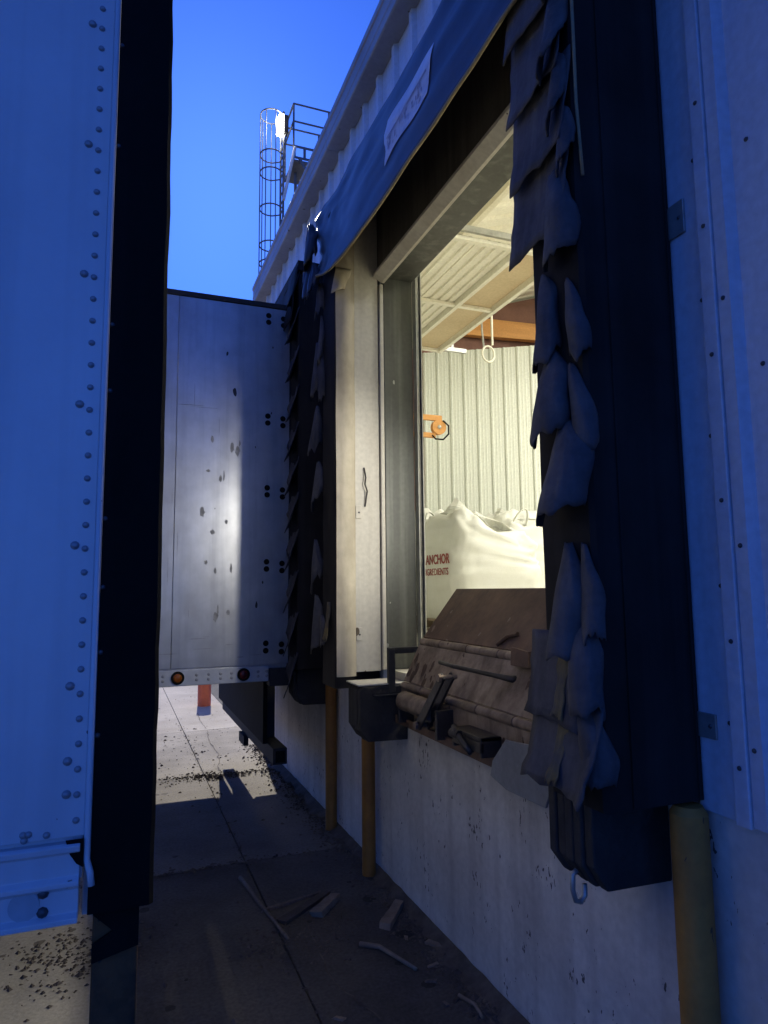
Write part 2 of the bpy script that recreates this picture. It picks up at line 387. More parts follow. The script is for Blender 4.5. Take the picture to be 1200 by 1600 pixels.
# roof rising inward; the ribbed underside is the ceiling
SL = .33
def zr(x): return 5.02 + (x - 1.36) * SL
plan = [(1.40, Y0), (12.4, Y0), (12.4, Y1), (XC, Y1), (1.40, YC)]
MB().add([(x, y, zr(x) + dz) for dz in (.02, .09) for (x, y) in plan], [(4, 3, 2, 1, 0), (5, 6, 7, 8, 9)] + [(k, (k + 1) % 5, 5 + (k + 1) % 5, 5 + k) for k in range(5)]).build('roof', M_roof, wh)
def xin(y): return max(1.66, WX + .18 + (y - YC) * (XC - WX) / (Y1 - YC)) if y > YC - .15 else 1.66
m = MB(); yy = Y0 + .02; pr = []
while yy < Y1 - .12:
    pr += [(yy, 0), (yy + .17, 0), (yy + .20, .035), (yy + .27, .035)]; yy += .30
n = len(pr)
m.add([(x if x > 2 else xin(p[0]), p[0], zr(x if x > 2 else xin(p[0])) - .045 + p[1]) for x in (1.66, 12.2) for p in pr], [(i, i + 1, n + i + 1, n + i) for i in range(n - 1)])
m.build('ceiling_sheet', M_ceil, wh)
for x in (3.3, 5.1, 6.9, 8.7, 10.5):
    MB().box(x, x + .07, Y0 + .02, min(Y1 - .14, YC + (x - WX) * .84 - .25), zr(x) - .26, zr(x) - .05).build('purlin', M_ceil, wh, bevel=.004)
MB().prism([(WX + .36, Y0), (12.2, Y0), (12.2, Y1), (XC, Y1), (WX + .36, YC + .3)], 'z', FL - .2, FL).build('interior_floor', M_floorin, wh)
MB().box(WX + .005, WX + .355, 3.53, YC, 1.075, FL - .002).build('dock_edge', M_floorin, wh)
MB().box(12.2, 12.35, Y0, Y1, 0, 8.58).build('rear_wall', M_inpanel, wh)
for a, b_, x0 in ((Y0, Y0 + .12, WX + .152), (Y1 - .12, Y1, XC)):
    MB().prism([(x0, 0), (12.2, 0), (12.2, zr(12.2) + .018), (x0, zr(x0) + .018)], 'y', a, b_).build('end_wall', M_inpanel, wh)
MB().add([(x, y, z) for (x, y) in ((WX + .006, YC), (XC, Y1), (XC + .1, Y1 - .06), (WX + .12, YC - .004)) for z in (0, zr(x) + .018)],
         [(0, 2, 3, 1), (2, 4, 5, 3), (4, 6, 7, 5), (6, 0, 1, 7), (0, 6, 4, 2), (1, 3, 5, 7)]).build('corner_wall', M_inpanel, wh)  # unseen wall across the corner cut away for the sun
# doorway: build-out frame, jambs, header
for name, x0, x1, y0, y1, z0, z1, m_ in (
        ('frame_panel', 1.267, 1.424, 3.724, 3.866, FL - .005, 4.02, M_jamb), ('frame_panel', 1.267, 1.424, 1.57, 1.686, FL - .005, 4.02, M_jamb),
        ('jamb_strip', 1.432, 1.456, 3.712, 3.84, FL, 3.505, M_jamb), ('jamb_strip', 1.432, 1.456, 1.56, 1.695, FL, 3.505, M_jamb),
        ('jamb_plate', 1.462, 1.652, 3.722, 3.80, FL, 3.56, M_steelgrey), ('jamb_plate', 1.462, 1.652, 1.60, 1.688, FL, 3.56, M_steelgrey),
        ('header_panel', 1.424, 1.484, 1.52, 3.86, 3.568, 4.02, M_header), ('soffit_plate', 1.468, 1.652, 1.60, 3.80, 3.552, 3.618, M_steelgrey)):
    MB().box(x0, x1, y0, y1, z0, z1).build(name, m_, wh, bevel=.004)
MB().prism([(1.392, 3.548), (1.392, 3.566), (1.464, 3.566), (1.464, 3.515), (1.446, 3.515)], 'y', 1.70, 3.72).build('header_angle', M_jamb, wh, bevel=.002)
for z in (2.06, 1.36):
    cl = MB().box(1.272, 1.305, 3.714, 3.721, z, z + .075).build('clip', M_jamb, wh, bevel=.002)
    MB().dome((1.292, 3.714, z + .035), (0, -1, 0), .006, .004).build('screw', M_screw, cl)
MB().path([(1.325, 3.716, 2.36), (1.33, 3.700, 2.30), (1.322, 3.694, 2.26), (1.338, 3.70, 2.22), (1.33, 3.716, 2.13)], .005, 6).build('wire_scrap', M_oily, wh)
tr = MB().box(1.662, 1.668, 3.690, 3.745, FL, 3.75).box(1.662, 1.70, 3.735, 3.745, FL, 3.75).box(1.694, 1.70, 3.690, 3.745, FL, 3.75)
tr.build('door_track', M_galv, wh)
MB().path([(1.68, 3.715, FL + .02), (1.68, 3.715, 3.9), (1.70, 3.715, 4.1), (1.78, 3.715, 4.3), (1.95, 3.715, 4.42)], .013, 8).build('track_pipe', M_galv, wh, smooth=True)
# gable beam and red wall beyond the partition
MB().add([(4.6, 9.45, 5.72), (8.5, 9.33, 5.88), (8.5, 9.33, 6.14), (4.6, 9.45, 6.04), (4.6, 9.57, 5.72), (8.5, 9.45, 5.88), (8.5, 9.45, 6.14), (4.6, 9.57, 6.04)],
         [(0, 1, 2, 3), (7, 6, 5, 4), (0, 4, 5, 1), (1, 5, 6, 2), (2, 6, 7, 3), (3, 7, 4, 0)]).build('laminated_beam', M_beam, wh, bevel=.01)
MB().prism([(4.2, FL), (12.1, FL), (12.1, zr(12.1) - .1), (4.2, zr(4.2) - .1)], 'y', 9.60, 9.66).build('inner_wall', M_redwall, wh)

# ------------------------------------------------------------------ interior partition, one panel after another
pw = thing('partition_wall', (4.43, 9.6, FL), 'cream ribbed metal partition wall behind the bulk bags', 'wall')
d = Vector((1.51, -.9, 0)).normalized(); nrm = Vector((-d.y, d.x, 0)) * -1
if nrm.y > 0: nrm = -nrm
PWW = .208
def panel_mesh():
    pr = [(0, 0), (.012, 0), (.02, .022), (.045, .026), (.052, .010), (.085, .010), (.09, .0125), (.102, .0125), (.107, .010), (.135, .010), (.14, .0125), (.152, .0125), (.157, .010), (.19, .010), (.198, 0), (PWW, 0)]
    n = len(pr); m = MB()
    m.add([tuple(d * p[0] + nrm * p[1] + Vector((0, 0, z))) for z in (0, 4.21) for p in pr], [(i, i + 1, n + i + 1, n + i) for i in range(n - 1)])
    return m
first = None
for k in range(0, 30):
    at = Vector((4.43, 9.6, FL)) + d * (k * PWW)
    if first is None:
        first = panel_mesh().build('wall_panel', M_inpanel, pw, loc=(0, 0, 0)); first.location = at - wloc(pw)
    else: twin(first, pw, at)
MB().add([tuple(Vector((4.43, 9.6, 0)) + d * t + nrm * s_ + Vector((0, 0, z))) for z in (FL, FL + 4.2) for (t, s_) in ((-.02, -.012), (6.2, -.012), (6.2, -.06), (-.02, -.06))],
         [(0, 1, 2, 3), (7, 6, 5, 4), (0, 4, 5, 1), (1, 5, 6, 2), (2, 6, 7, 3), (3, 7, 4, 0)]).build('wall_core', M_inpanel, pw)

# ------------------------------------------------------------------ raised sectional door of the next dock
od = thing('overhead_door', (2.8, 5.9, 4.5), 'raised sectional door with ribbed and tan panels under the ceiling', 'door')
zd = 4.5
for k in range(3):
    x0 = 1.98 + k * .36; pr = []; x = x0
    while x < x0 + .33: pr += [(x, 0), (x + .05, 0), (x + .06, .016), (x + .085, .016)]; x += .095
    pr = [p for p in pr if p[0] <= x0 + .352] + [(x0 + .354, 0)]
    n = len(pr)
    MB().add([(p[0], yy, zd + p[1]) for yy in (4.66, 7.1) for p in pr], [(i, i + 1, n + i + 1, n + i) for i in range(n - 1)]).build('door_section', M_ceil, od, solid=.002)
for (a, b_) in ((4.68, 5.84), (5.88, 7.08)):
    MB().box(3.09, 3.46, a, b_, zd, zd + .03).build('tan_panel', M_tan, od)
for yy in (4.64, 5.83, 7.07): MB().box(1.98, 3.54, yy, yy + .05, zd - .035, zd - .003).build('stile', M_ceil, od, bevel=.003)
for xx in (3.06, 3.48): MB().box(xx, xx + .045, 4.64, 7.12, zd - .045, zd - .038).box(xx, xx + .01, 4.64, 7.12, zd - .038, zd + .03).build('rail', M_ceil, od, bevel=.002)
MB().box(3.535, 3.55, 4.62, 7.14, zd - .02, zd + .05).build('bottom_seal', M_galv, od)
for yy in (4.60, 7.16): MB().box(1.8, 3.9, yy, yy + .03, zd + .02, zd + .07).build('track', M_galv, od)
for xx, yy in ((3.7, 7.17), (3.7, 4.61), (2.3, 7.17), (2.3, 4.61)): MB().box(xx, xx + .03, yy, yy + .004, zd + .07, zr(xx) - .03).build('hanger', M_galv, od)
hk = thing('hanging_hook', (4.2, 7.05, zd), 'pale looped hook hanging below the raised door', 'hook')
MB().tube((4.2, 7.05, 4.62), (4.2, 7.05, zr(4.2) - .03), .014, 8).build('rod', M_ceil, hk)
MB().path([(4.2 + .085 * math.sin(t) - .06, 7.05, 4.60 - .10 + .10 * math.cos(t) ) for t in [math.pi * 2 * k / 14 for k in range(14)]], .013, 6, closed=True).build('loop', M_ceil, hk, smooth=True)
MB().path([(4.05, 7.05, zr(4.05) - .03), (4.06, 7.05, 4.8), (4.08, 7.05, 4.58)], .012, 6).build('cable', M_galv, hk)

# ------------------------------------------------------------------ dock seal helpers
def shingle(xf, y0, y1, zt, zb, kick, seed, skew=0.0, n=10, curl=0.0):
    """a lapped wear pleat on a pad face at x = xf, its lower edge standing off by kick"""
    def fn(u, v):
        yy = y0 + (y1 - y0) * u
        zz = zt + (zb - zt) * v - skew * (u - .5) * v
        zz += (.018 * fbm(u * 4 + seed, seed * 2.1) + .012 * fbm(u * 13 + seed, 3.3)) * v
        xx = xf - kick * v ** 1.6 - .010 * fbm(u * 3 + seed, v * 3, seed) * v - curl * max(0, .22 - u) * 3 * v
        yy += (.012 * fbm(v * 6, seed * 3.7) + .01 * fbm(v * 15, seed)) * (1 if u > .5 else -1) * abs(2 * u - 1)
        return (xx, yy, zz)
    return MB().grid(fn, n, 8)

# ------------------------------------------------------------------ dock seal round our doorway
ds = thing('dock_seal', (1.3, 2.6, 1.06), 'torn black vinyl dock seal framing the lit open doorway', 'dock seal')
PX = 1.15
def pad_block(y_in, y_out, z0, z1, name, label=None, seed=0):
    """L section: deep flank on the outer side, shallow return on the inner (doorway) side"""
    sg = 1 if y_out > y_in else -1
    def ring(z):
        w = .006 * fbm(z * 2.3, seed)
        pr = [(PX + w, y_in + sg * .012), (PX + .012 + w, y_in), (1.262, y_in), (1.262, y_out - sg * .115), (1.47, y_out - sg * .115), (1.47, y_out + sg * .3 * w), (PX + .14, y_out - sg * .6 * w), (PX + .012 + w, y_out + sg * .5 * w), (PX + w, y_out - sg * .012)]
        return pr
    zs = [z0 + (z1 - z0) * k / 26 for k in range(27)]
    m = MB(); n = 9
    m.add([(x, y_, z) for z in zs for (x, y_) in ring(z)], [(j * n + k, j * n + (k + 1) % n, (j + 1) * n + (k + 1) % n, (j + 1) * n + k) for j in range(26) for k in range(n)] + [tuple(range(n))[::-1], tuple(range(26 * n, 27 * n))])
    return m.build(name, M_pad, ds, label=label, smooth='auto')
near_pad = pad_block(1.688, 1.452, 1.085, 4.3, 'side_pad', 'black side pad nearest the viewer with big curled torn flaps', 1)
far_pad = pad_block(3.720, 3.985, 1.10, 3.97, 'side_pad', 'far side pad with torn dangling flaps beside the jamb', 2)
# cream inner cloth on the far pad
def inner(u, v):
    x = PX + .004 + (1.266 - PX) * u
    z = 1.165 + (3.98 - 1.165) * v
    return (x, 3.715 - .014 * math.sin(u * math.pi) - .006 * fbm(x * 9, z * 3.0) - .010 * fbm(z * 1.4, 5.5) * (1 - u), z)
MB().grid(inner, 8, 60).build('inner_cloth', M_cream, far_pad, smooth=True)
def roll(A, H, r, lean=0.0, cut=.4, face=233, span=180, seed=0, top=.2, jag=.02, nu=22, nv=16):
    """torn vinyl strip: held along one edge, its width (about 3 r) peels off and curls ever tighter"""
    A = Vector(A); f0 = R(face - 18)
    side = Vector((math.cos(R(face - 90)), math.sin(R(face - 90)), 0))
    cache = {}
    def row(v):
        if v in cache: return cache[v]
        w = 2.9 * r * (top + (1 - top) * math.sin(min(1, v * 1.12) * math.pi / 2) ** .9) * (1 + .12 * fbm(v * 3, seed))
        p = A + side * lean * v; out = [p.copy()]
        for k in range(nu):
            u = (k + .5) / nu
            ph = f0 + R(span) * u ** 1.45 * (.75 + .35 * v) + .5 * fbm(u * 2.2 + seed, v * 2.0, seed * 1.3) * (.3 + u)
            p = p + Vector((math.cos(ph), math.sin(ph), 0)) * (w / nu); out.append(p.copy())
        cache[v] = out; return out
    def fn(u, v):
        p = row(v)[int(round(u * nu))].copy()
        L = H * (1 - cut * u ** 1.2) * (1 - .10 * (1 - u) ** 4) + jag * fbm(u * 7 + seed * 3, seed) + .5 * jag * fbm(u * 23 + seed, 1.7)
        p.z = A.z - L * v + .012 * fbm(u * 3 + seed, v * 4, 2.2)
        return p
    return MB().grid(fn, nu, nv)
for xx in (1.235, 1.452): MB().box(xx, xx + .006, 1.4455, 1.4525, 1.09, 4.29).build('seam', M_pad, near_pad)
# near pad: lapped pleats at the top ...
zz = 4.12
k = 0
while zz > 2.74:
    shingle(PX - .004 - .002 * (k % 2), 1.455 + .012 * rnd.random(), 1.735 + .02 * rnd.random(), zz, zz - .30, .030 + .012 * rnd.random(), k * 1.3 + .4, skew=.03, curl=.02).build('pleat', M_pleat, near_pad, smooth=True, solid=.004)
    zz -= .235; k += 1
for (yy, z, h, r, ln) in ((1.50, 3.62, .30, .050, .03), (1.52, 3.38, .30, .055, .04), (1.51, 3.18, .26, .040, .03), (1.49, 3.0, .22, .035, .02)):
    roll((PX - .012, yy, z), h, r, ln, cut=.5, seed=z).build('torn_flap', M_pleat, near_pad, smooth=True, solid=.005)
# ... rolled strips down the middle and the lower ones
for i, (yy, z, h, r, ln, ct, sp_) in enumerate((
        (1.565, 2.84, .32, .078, .020, .28, 215), (1.625, 2.56, .31, .060, .025, .30, 220), (1.515, 2.50, .24, .042, -.010, .1, 190), (1.610, 2.33, .30, .080, .045, .26, 215), (1.515, 2.26, .26, .044, -.01, .1, 190),
        (1.555, 2.11, .31, .094, .065, .28, 215), (1.560, 1.77, .32, .068, .055, .15, 225), (1.490, 1.765, .25, .040, .0, .05, 185), (1.535, 1.58, .25, .076, .015, -.05, 235), (1.53, 1.36, .21, .066, -.005, .05, 200))):
    roll((PX - .006, yy, z), h, r, ln, ct, span=sp_, seed=i * 2.7 + 1, jag=.03, face=228).build('torn_flap', M_pleat, near_pad, smooth=True, solid=.0035)
for i, (zt, zb, y0, y1) in enumerate(((1.53, 1.29, 1.50, 1.738), (1.35, 1.125, 1.425, 1.728))):
    shingle(PX - .006 - .006 * i, y0, y1, zt, zb, .035 + .02 * i, 21 + i * 2.2, skew=-.02, curl=.05 * i).build('pleat', M_pleat, near_pad, smooth=True, solid=.005)
    shingle(PX - .011 - .006 * i, 1.555, 1.605, zt - .02, zb + .015, .036 + .02 * i, 21 + i * 2.2, skew=-.005).build('guide_stripe', M_wornyellow, near_pad, smooth=True, solid=.002, label='worn yellow guide stripe')
MB().path([(1.158, 1.448, 3.9), (1.150, 1.442, 3.5), (1.146, 1.436, 3.2), (1.152, 1.444, 3.0), (1.160, 1.440, 2.78)], .005, 6).build('edge_cord', M_tan_cord, near_pad, smooth=True)
# far pad: ragged flaps on its outer front edge
for i, (yy, z, h, r, ln, ct) in enumerate(((4.07, 3.60, .26, .05, .02, .4), (4.02, 3.36, .34, .025, .02, .3), (4.12, 3.22, .42, .060, .03, .35), (4.05, 3.14, .36, .045, .0, .2), (4.12, 2.80, .34, .050, .05, .35),
        (4.10, 2.44, .32, .052, .03, .45), (4.16, 1.96, .34, .045, .02, .4), (4.15, 1.62, .38, .050, .02, .3), (4.02, 1.50, .20, .04, .0, .3))):
    roll((PX - .010, yy - .04, z), h, r, ln, ct, face=252, span=185, seed=i * 1.9 + 31, jag=.05).build('torn_flap', M_pleat, far_pad, smooth=True, solid=.006)
shingle(PX - .004, 3.80, 3.87, 1.58, 1.36, .03, 61).build('guide_stripe', M_wornyellow, far_pad, smooth=True, solid=.004, label='worn yellow guide stripe')
# torn edge of the inner cloth near the curtain end
MB().grid(lambda u, v: (1.15 + .10 * u - .03 * v, 3.70 - .03 * math.sin(u * 4) * v, 3.56 - .17 * v * (1 - .3 * u) + .02 * fbm(u * 12, 1.1) * v), 12, 6).build('torn_cloth', M_cream, far_pad, smooth=True, solid=.004)
# head curtain with folds, wavy hem and sagging far end
def curtain(u, v):
    yy = 1.25 + (4.06 - 1.25) * u
    sag = max(0, (u - .76) / .24)
    zt = 4.135 - .015 * math.sin(u * 5) - .02 * sag ** 2
    zb = 3.486 + .05 * max(0, .25 - u) + .15 * sag ** 1.6 - .016 * math.sin(u * 24) * sag + .006 * math.sin(u * 17)
    z = zt + (zb - zt) * v
    x = 1.200 - .095 * v ** .8 - .010 * math.sin(math.pi * v)
    x -= .007 * math.sin(u * 12 + v * 4.0) * v + .014 * fbm(yy * 1.8, v * 4.4, 3.3) + .007 * fbm(yy * 3.6 + v * 4, v * 12, 8.1)
    x += .006 * math.sin(v * 16 - u * 7) * math.exp(-((u - .35) / .3) ** 2) + .010 * sag * math.sin(v * 13 + u * 30)
    x -= sag * (.035 * math.sin(v * 6 + .5) * sag + .02 * fbm(yy * 8, v * 6, 2.2))
    yy += sag * (.05 * math.sin(v * 5 + 1) + .03 * fbm(v * 9, 4.4))
    return (x, yy, z)
cu = MB().grid(curtain, 90, 26).build('head_curtain', M_curtain, ds, smooth=True, solid=.004, label='sagging blue black head curtain over the doorway')
MB().path([tuple(Vector(curtain(k / 60, 1)) + Vector((-.002, 0, -.004))) for k in range(61)], .0075, 6).build('hem', M_tan_cord, cu, smooth=True)
MB().add([(1.203, 1.25, 4.13), (1.203, 4.05, 4.11), (1.484, 4.05, 4.19), (1.484, 1.25, 4.19), (1.203, 1.25, 4.11), (1.203, 4.05, 4.09), (1.484, 4.05, 4.16), (1.484, 1.25, 4.16)],
         [(0, 1, 2, 3), (7, 6, 5, 4), (0, 4, 5, 1), (1, 5, 6, 2), (2, 6, 7, 3), (3, 7, 4, 0)]).build('head_cover', M_curtain, ds)
# hanging rag at the far end of the curtain
for i, (yy, zz, h, r) in enumerate(((4.10, 4.02, .36, .06), (4.03, 3.72, .26, .055), (4.13, 3.80, .34, .05), (4.16, 4.05, .5, .04))):
    roll((1.10, yy, zz), h, r, .03, .4, face=250, span=170, seed=70 + i * 3.3, jag=.05).build('rag', M_curtain, cu, smooth=True, solid=.004)
# the faded placard on it
def inv(yy, z, off):
    u = (yy - 1.25) / (4.06 - 1.25)
    lo, hi = 0.0, 1.0
    for _ in range(24):
        mid = (lo + hi) / 2
        if curtain(u, mid)[2] > z: lo = mid
        else: hi = mid
    p = curtain(u, lo); return (p[0] - off, yy, z)
def plac(u, v):
    yy = 2.31 + .51 * u; zt = 3.885 + .015 * math.sin(u * 9) * .4; zb = 3.655 - .012 * math.sin(u * 7)
    yy += .012 * math.sin(v * 6) * (1 if u > .5 else -1) * abs(2 * u - 1)
    return inv(yy, zt + (zb - zt) * v, .006)
pl = MB().grid(plac, 24, 10).build('placard', M_placard, cu, smooth=True, label='faded white placard with a worn illegible print')
MB().grid(lambda u, v: inv(2.34 + .45 * u, 3.785 - .012 * v - .01 * u, .008), 24, 2).build('printed_line', M_smudge, pl, smooth=True)
for i in range(26):
    yy = 2.34 + .44 * rnd.random(); z = 3.68 + .075 * rnd.random(); w = .006 + .02 * rnd.random(); h = .01 + .025 * rnd.random()
    MB().grid(lambda u, v: inv(yy + w * u, z + h * v, .008), 2, 2).build('print_smudge', M_smudge, pl, smooth=True)

# ------------------------------------------------------------------ next dock's seal (the pad pinched by the parked trailer)
ds_root = ds
ds2 = thing('dock_seal', (1.3, 5.9, 1.06), 'row of small black pleats pinched beside the docked aluminium trailer', 'dock seal')
MB().box(1.17, 1.47, 4.69, 4.97, 1.1, 3.98).build('side_pad', M_pad, ds2, bevel=.01)
sp2 = [o for o in ds2.children][0]
zz = 3.98; k = 0
while zz > 1.2:
    def fn(u, v, zz=zz, k=k):
        return (1.175 - .035 * v ** 1.4 - .07 * max(0, .5 - u) * v * 2 + .008 * fbm(u * 5 + k, v * 3), 4.672 + .24 * u + .02 * math.sin(k * 1.7) * v, zz - (.29 - .13 * u) * v + .03 * v * (u - .3) + .012 * fbm(u * 7 + k, 2.2))
    MB().grid(fn, 8, 6).build('pleat', M_pleat, sp2, smooth=True, solid=.005)
    zz -= .272 + .02 * math.sin(k); k += 1
MB().box(1.16, 1.484, 4.66, 7.3, 3.985, 4.06).build('head_cover', M_pad, ds2)
MB().box(1.172, 1.47, 7.0, 7.28, 1.1, 3.98).build('side_pad', M_pad, ds2, bevel=.01)  # hidden far pad, added to keep slivers of sun off the yard
def fn(u, v): return (1.16 - .05 * v - .02 * fbm(u * 9, v * 3), 4.66 + 2.6 * u, 4.02 - .42 * v)
MB().grid(fn, 40, 8).build('head_curtain', M_pad, ds2, smooth=True, solid=.004)

# ------------------------------------------------------------------ dock leveler stored upright in the doorway
lv = thing('dock_leveler', (1.45, 2.75, .95), 'rusty steel edge of dock leveler tilted up in the doorway', 'dock leveler')
LY0, LY1 = 1.92, 3.46
Ha, Hb, Hc = Vector((1.452, 0, 1.135)), Vector((1.567, 0, 1.362)), Vector((1.792, 0, 1.642))
def plate(a, b_, y0, y1, th, name, m_, label=None, parent=lv, chamfer=0):
    a, b_ = Vector(a), Vector(b_); dd = (b_ - a).normalized(); nn = Vector((-dd.z, 0, dd.x)) * th
    m = MB()
    pts = [(a, y0), (b_, y0 + chamfer), (b_, y1 - chamfer), (a, y1)]
    m.add([(p.x + q.x, yy, p.z + q.z) for q in (nn * 0, nn) for (p, yy) in pts], [(3, 2, 1, 0), (4, 5, 6, 7), (0, 1, 5, 4), (1, 2, 6, 5), (2, 3, 7, 6), (3, 0, 4, 7)])
    return m.build(name, m_, parent, bevel=.003, label=label)
ddl = (Hb - Ha).normalized(); ddu = (Hc - Hb).normalized()
rp = plate(Ha + ddl * .022, Hb - ddl * .022, LY0, LY1, .012, 'ramp_plate', M_deck)
plate(Hb + ddu * .022, Hc, LY0, LY1, .012, 'lip_plate', M_rust, 'rust brown lip plate')
for H_, ofs in ((Ha, 0), (Hb, .07)):
    yy = LY0 + .01; k = 0
    while yy < LY1 - .02:
        L = min(.165 if k % 2 else .125, LY1 - yy)
        MB().tube((H_.x, yy, H_.z), (H_.x, yy + L - .004, H_.z), .0225 if k % 2 else .0205, 14).build('hinge_barrel', M_tube if k % 2 else M_deck, lv, smooth='auto', bevel=.002)
        yy += L; k += 1
    MB().tube((H_.x, LY0 - .01, H_.z), (H_.x, LY1 + .015, H_.z), .012, 10).build('hinge_pin', M_oily, lv)
MB().box(1.445, 1.465, 1.70, 3.53, .955, 1.125).build('face_plate', M_deck, lv, bevel=.003)
MB().prism([(1.40, .945), (1.475, .945), (1.475, .958), (1.413, .958), (1.413, .985), (1.40, .985)], 'y', 1.72, 3.46).build('base_angle', M_rust, lv, bevel=.002)
MB().box(1.36, 1.444, 2.86, 2.885, .97, 1.10).build('support_bracket', M_oily, lv, bevel=.003)
MB().box(1.36, 1.444, 3.31, 3.335, .97, 1.10).build('support_bracket', M_oily, lv, bevel=.003)
cy = MB().tube((1.385, 2.965, 1.082), (1.385, 3.30, 1.082), .048, 22).build('spring_tube', M_tube, lv, smooth='auto', bevel=.004)
MB().tube((1.385, 3.30, 1.082), (1.385, 3.325, 1.082), .030, 16).build('end_cap', M_oily, cy, smooth='auto')
for s_ in (0, .045):
    MB().prism([(3.035, .995), (3.005, .990), (2.735, 1.255), (2.765, 1.282), (3.04, 1.03)], 'x', 1.335 + s_, 1.347 + s_).build('lift_arm', M_oily, lv, bevel=.003)
for (yy, zz) in ((3.018, 1.012), (2.755, 1.262)):
    bo = MB().tube((1.322, yy, zz), (1.41, yy, zz), .011, 10).build('pivot_bolt', M_tube, lv, smooth='auto')
    MB().tube((1.318, yy, zz), (1.330, yy, zz), .019, 6).build('bolt_head', M_tube, bo)
MB().path([(1.40, 2.90, 1.312), (1.405, 2.78, 1.305), (1.42, 2.64, 1.302), (1.46, 2.52, 1.292), (1.50, 2.46, 1.282), (1.525, 2.44, 1.278)], lambda t: .010 if t < .6 else .010 + (t - .6) * .02, 8).build('lift_handle', M_oily, lv, smooth=True)
MB().box(1.35, 1.444, 2.44, 2.70, 1.045, 1.062).box(1.35, 1.444, 2.68, 2.695, .985, 1.062).box(1.35, 1.444, 2.44, 2.455, .985, 1.062).box(1.35, 1.365, 2.44, 2.695, 1.0, 1.045).build('pivot_box', M_oily, lv, bevel=.004)
MB().path([(1.345, 2.66, 1.07), (1.335, 2.62, 1.05), (1.335, 2.56, 1.02), (1.35, 2.52, .99)], .014, 8).build('cam_lever', M_oily, lv, smooth=True)
MB().tube((1.34, 2.60, 1.045), (1.34, 2.67, 1.045), .020, 12).build('roller', M_oily, lv, smooth='auto')
# stop plate on the upper hinge
MB().add([(1.535, 2.50, 1.405), (1.535, 2.37, 1.395), (1.512, 2.34, 1.335), (1.512, 2.47, 1.335), (1.548, 2.50, 1.405), (1.548, 2.37, 1.395), (1.524, 2.34, 1.335), (1.524, 2.47, 1.335)],
         [(0, 1, 2, 3), (7, 6, 5, 4), (0, 4, 5, 1), (1, 5, 6, 2), (2, 6, 7, 3), (3, 7, 4, 0)]).build('stop_plate', M_rust, lv, bevel=.002)
MB().path([(1.575, 2.68, 1.40), (1.60, 2.63, 1.44), (1.615, 2.57, 1.452)], .010, 6).build('lug', M_rust, lv)
MB().path([(1.60, 2.80, 1.385), (1.66, 2.76, 1.462)], .010, 6).build('lug', M_rust, lv)
# post and arm at the far end
MB().box(1.375, 1.412, 3.475, 3.512, 1.095, 1.335).build('stand_post', M_dark, lv, bevel=.004)
MB().box(1.413, 1.555, 3.478, 3.508, 1.302, 1.335).build('stand_arm', M_dark, lv, bevel=.004)
MB().box(1.28, 1.47, 3.455, 3.515, 1.083, 1.092).build('cover_plate', M_dark, lv, bevel=.002)
MB().prism([(2.30, 1.082), (2.40, .985), (2.42, .925), (2.30, .90), (2.05, .905), (1.98, 1.06), (2.1, 1.10)], 'x', 1.375, 1.385).build('rubber_flap', M_greyflap, lv, bevel=.003, label='loose grey flap hanging below the leveler')

# ------------------------------------------------------------------ dock bumpers
def bumper(y0, y1, z0, z1, x0, label, slant=.0):
    t = thing('dock_bumper', (WX, (y0 + y1) / 2, z0), label, 'dock bumper', 'dock bumpers under the side pads')
    n = 5
    for k in range(n):
        a = y0 + (y1 - y0) * k / n; b_ = y0 + (y1 - y0) * (k + 1) / n - .003
        j = rnd.uniform(-.006, .006)
        pr = [(x0 + j, z0 + .07 + j), (x0 + .045 + j, z0 + .005), (WX - .004, z0 - slant), (WX - .004, z1), (x0 + .02, z1 + j * .3), (x0 + j, z1 - .02)]
        MB().prism(pr, 'y', a, b_).build('rubber_layer', M_bumper, t, bevel=.006)
    return t
bn = bumper(1.592, 1.785, .825, 1.10, 1.21, 'black laminated rubber bumper below the nearest pad, with steel shackle')
MB().path([(1.212 + 0, 1.665, .87), (1.198, 1.665, .86), (1.196, 1.665, .82), (1.205, 1.665, .79), (1.222, 1.665, .785), (1.236, 1.665, .80), (1.236, 1.665, .83)], .0075, 8).build('shackle', M_galv, bn, smooth=True, label='small bright shackle')
bf = bumper(3.48, 3.705, .845, 1.135, 1.212, 'battered black rubber bumper at the far end of the leveler')
MB().box(1.205, 1.483, 3.49, 3.70, 1.138, 1.146).build('top_plate', M_jamb, bf, bevel=.002)
bumper(6.72, 6.95, .80, 1.09, 1.19, 'black rubber bumper under the far end of the docked trailer, added to block low sun')
bx_ = bumper(4.79, 5.02, .84, 1.09, 1.19, 'black rubber bumper below the docked aluminium trailer')

# ------------------------------------------------------------------ yellow guard posts
def post(x, y, r, h, label, name='guard_post', m_=M_yellow, cat='post', group='yellow guard posts along the dock wall'):
    t = thing(name, (x, y, 0), label, cat, group)
    MB().tube((x, y, -.05), (x, y, h - .02), r, 24).build('pipe', m_, t, smooth='auto')
    MB().tube((x, y, h - .02), (x, y, h), r, 24, r1=r * .75).build('cap', m_, t, smooth='auto')
    return t
post(1.425, 1.462, .048, 1.075, 'thick yellow guard post nearest the viewer below the siding', m_=M_tanpost)
post(1.415, 3.93, .040, .90, 'slim yellow guard post below the far leveler bumper')
post(1.432, 4.745, .040, 1.07, 'slim yellow guard post beside the docked aluminium trailer')
post(1.22, 10.4, .095, .50, 'orange bollard standing in the sun beyond the trailer', 'bollard', M_orange, 'bollard', None)

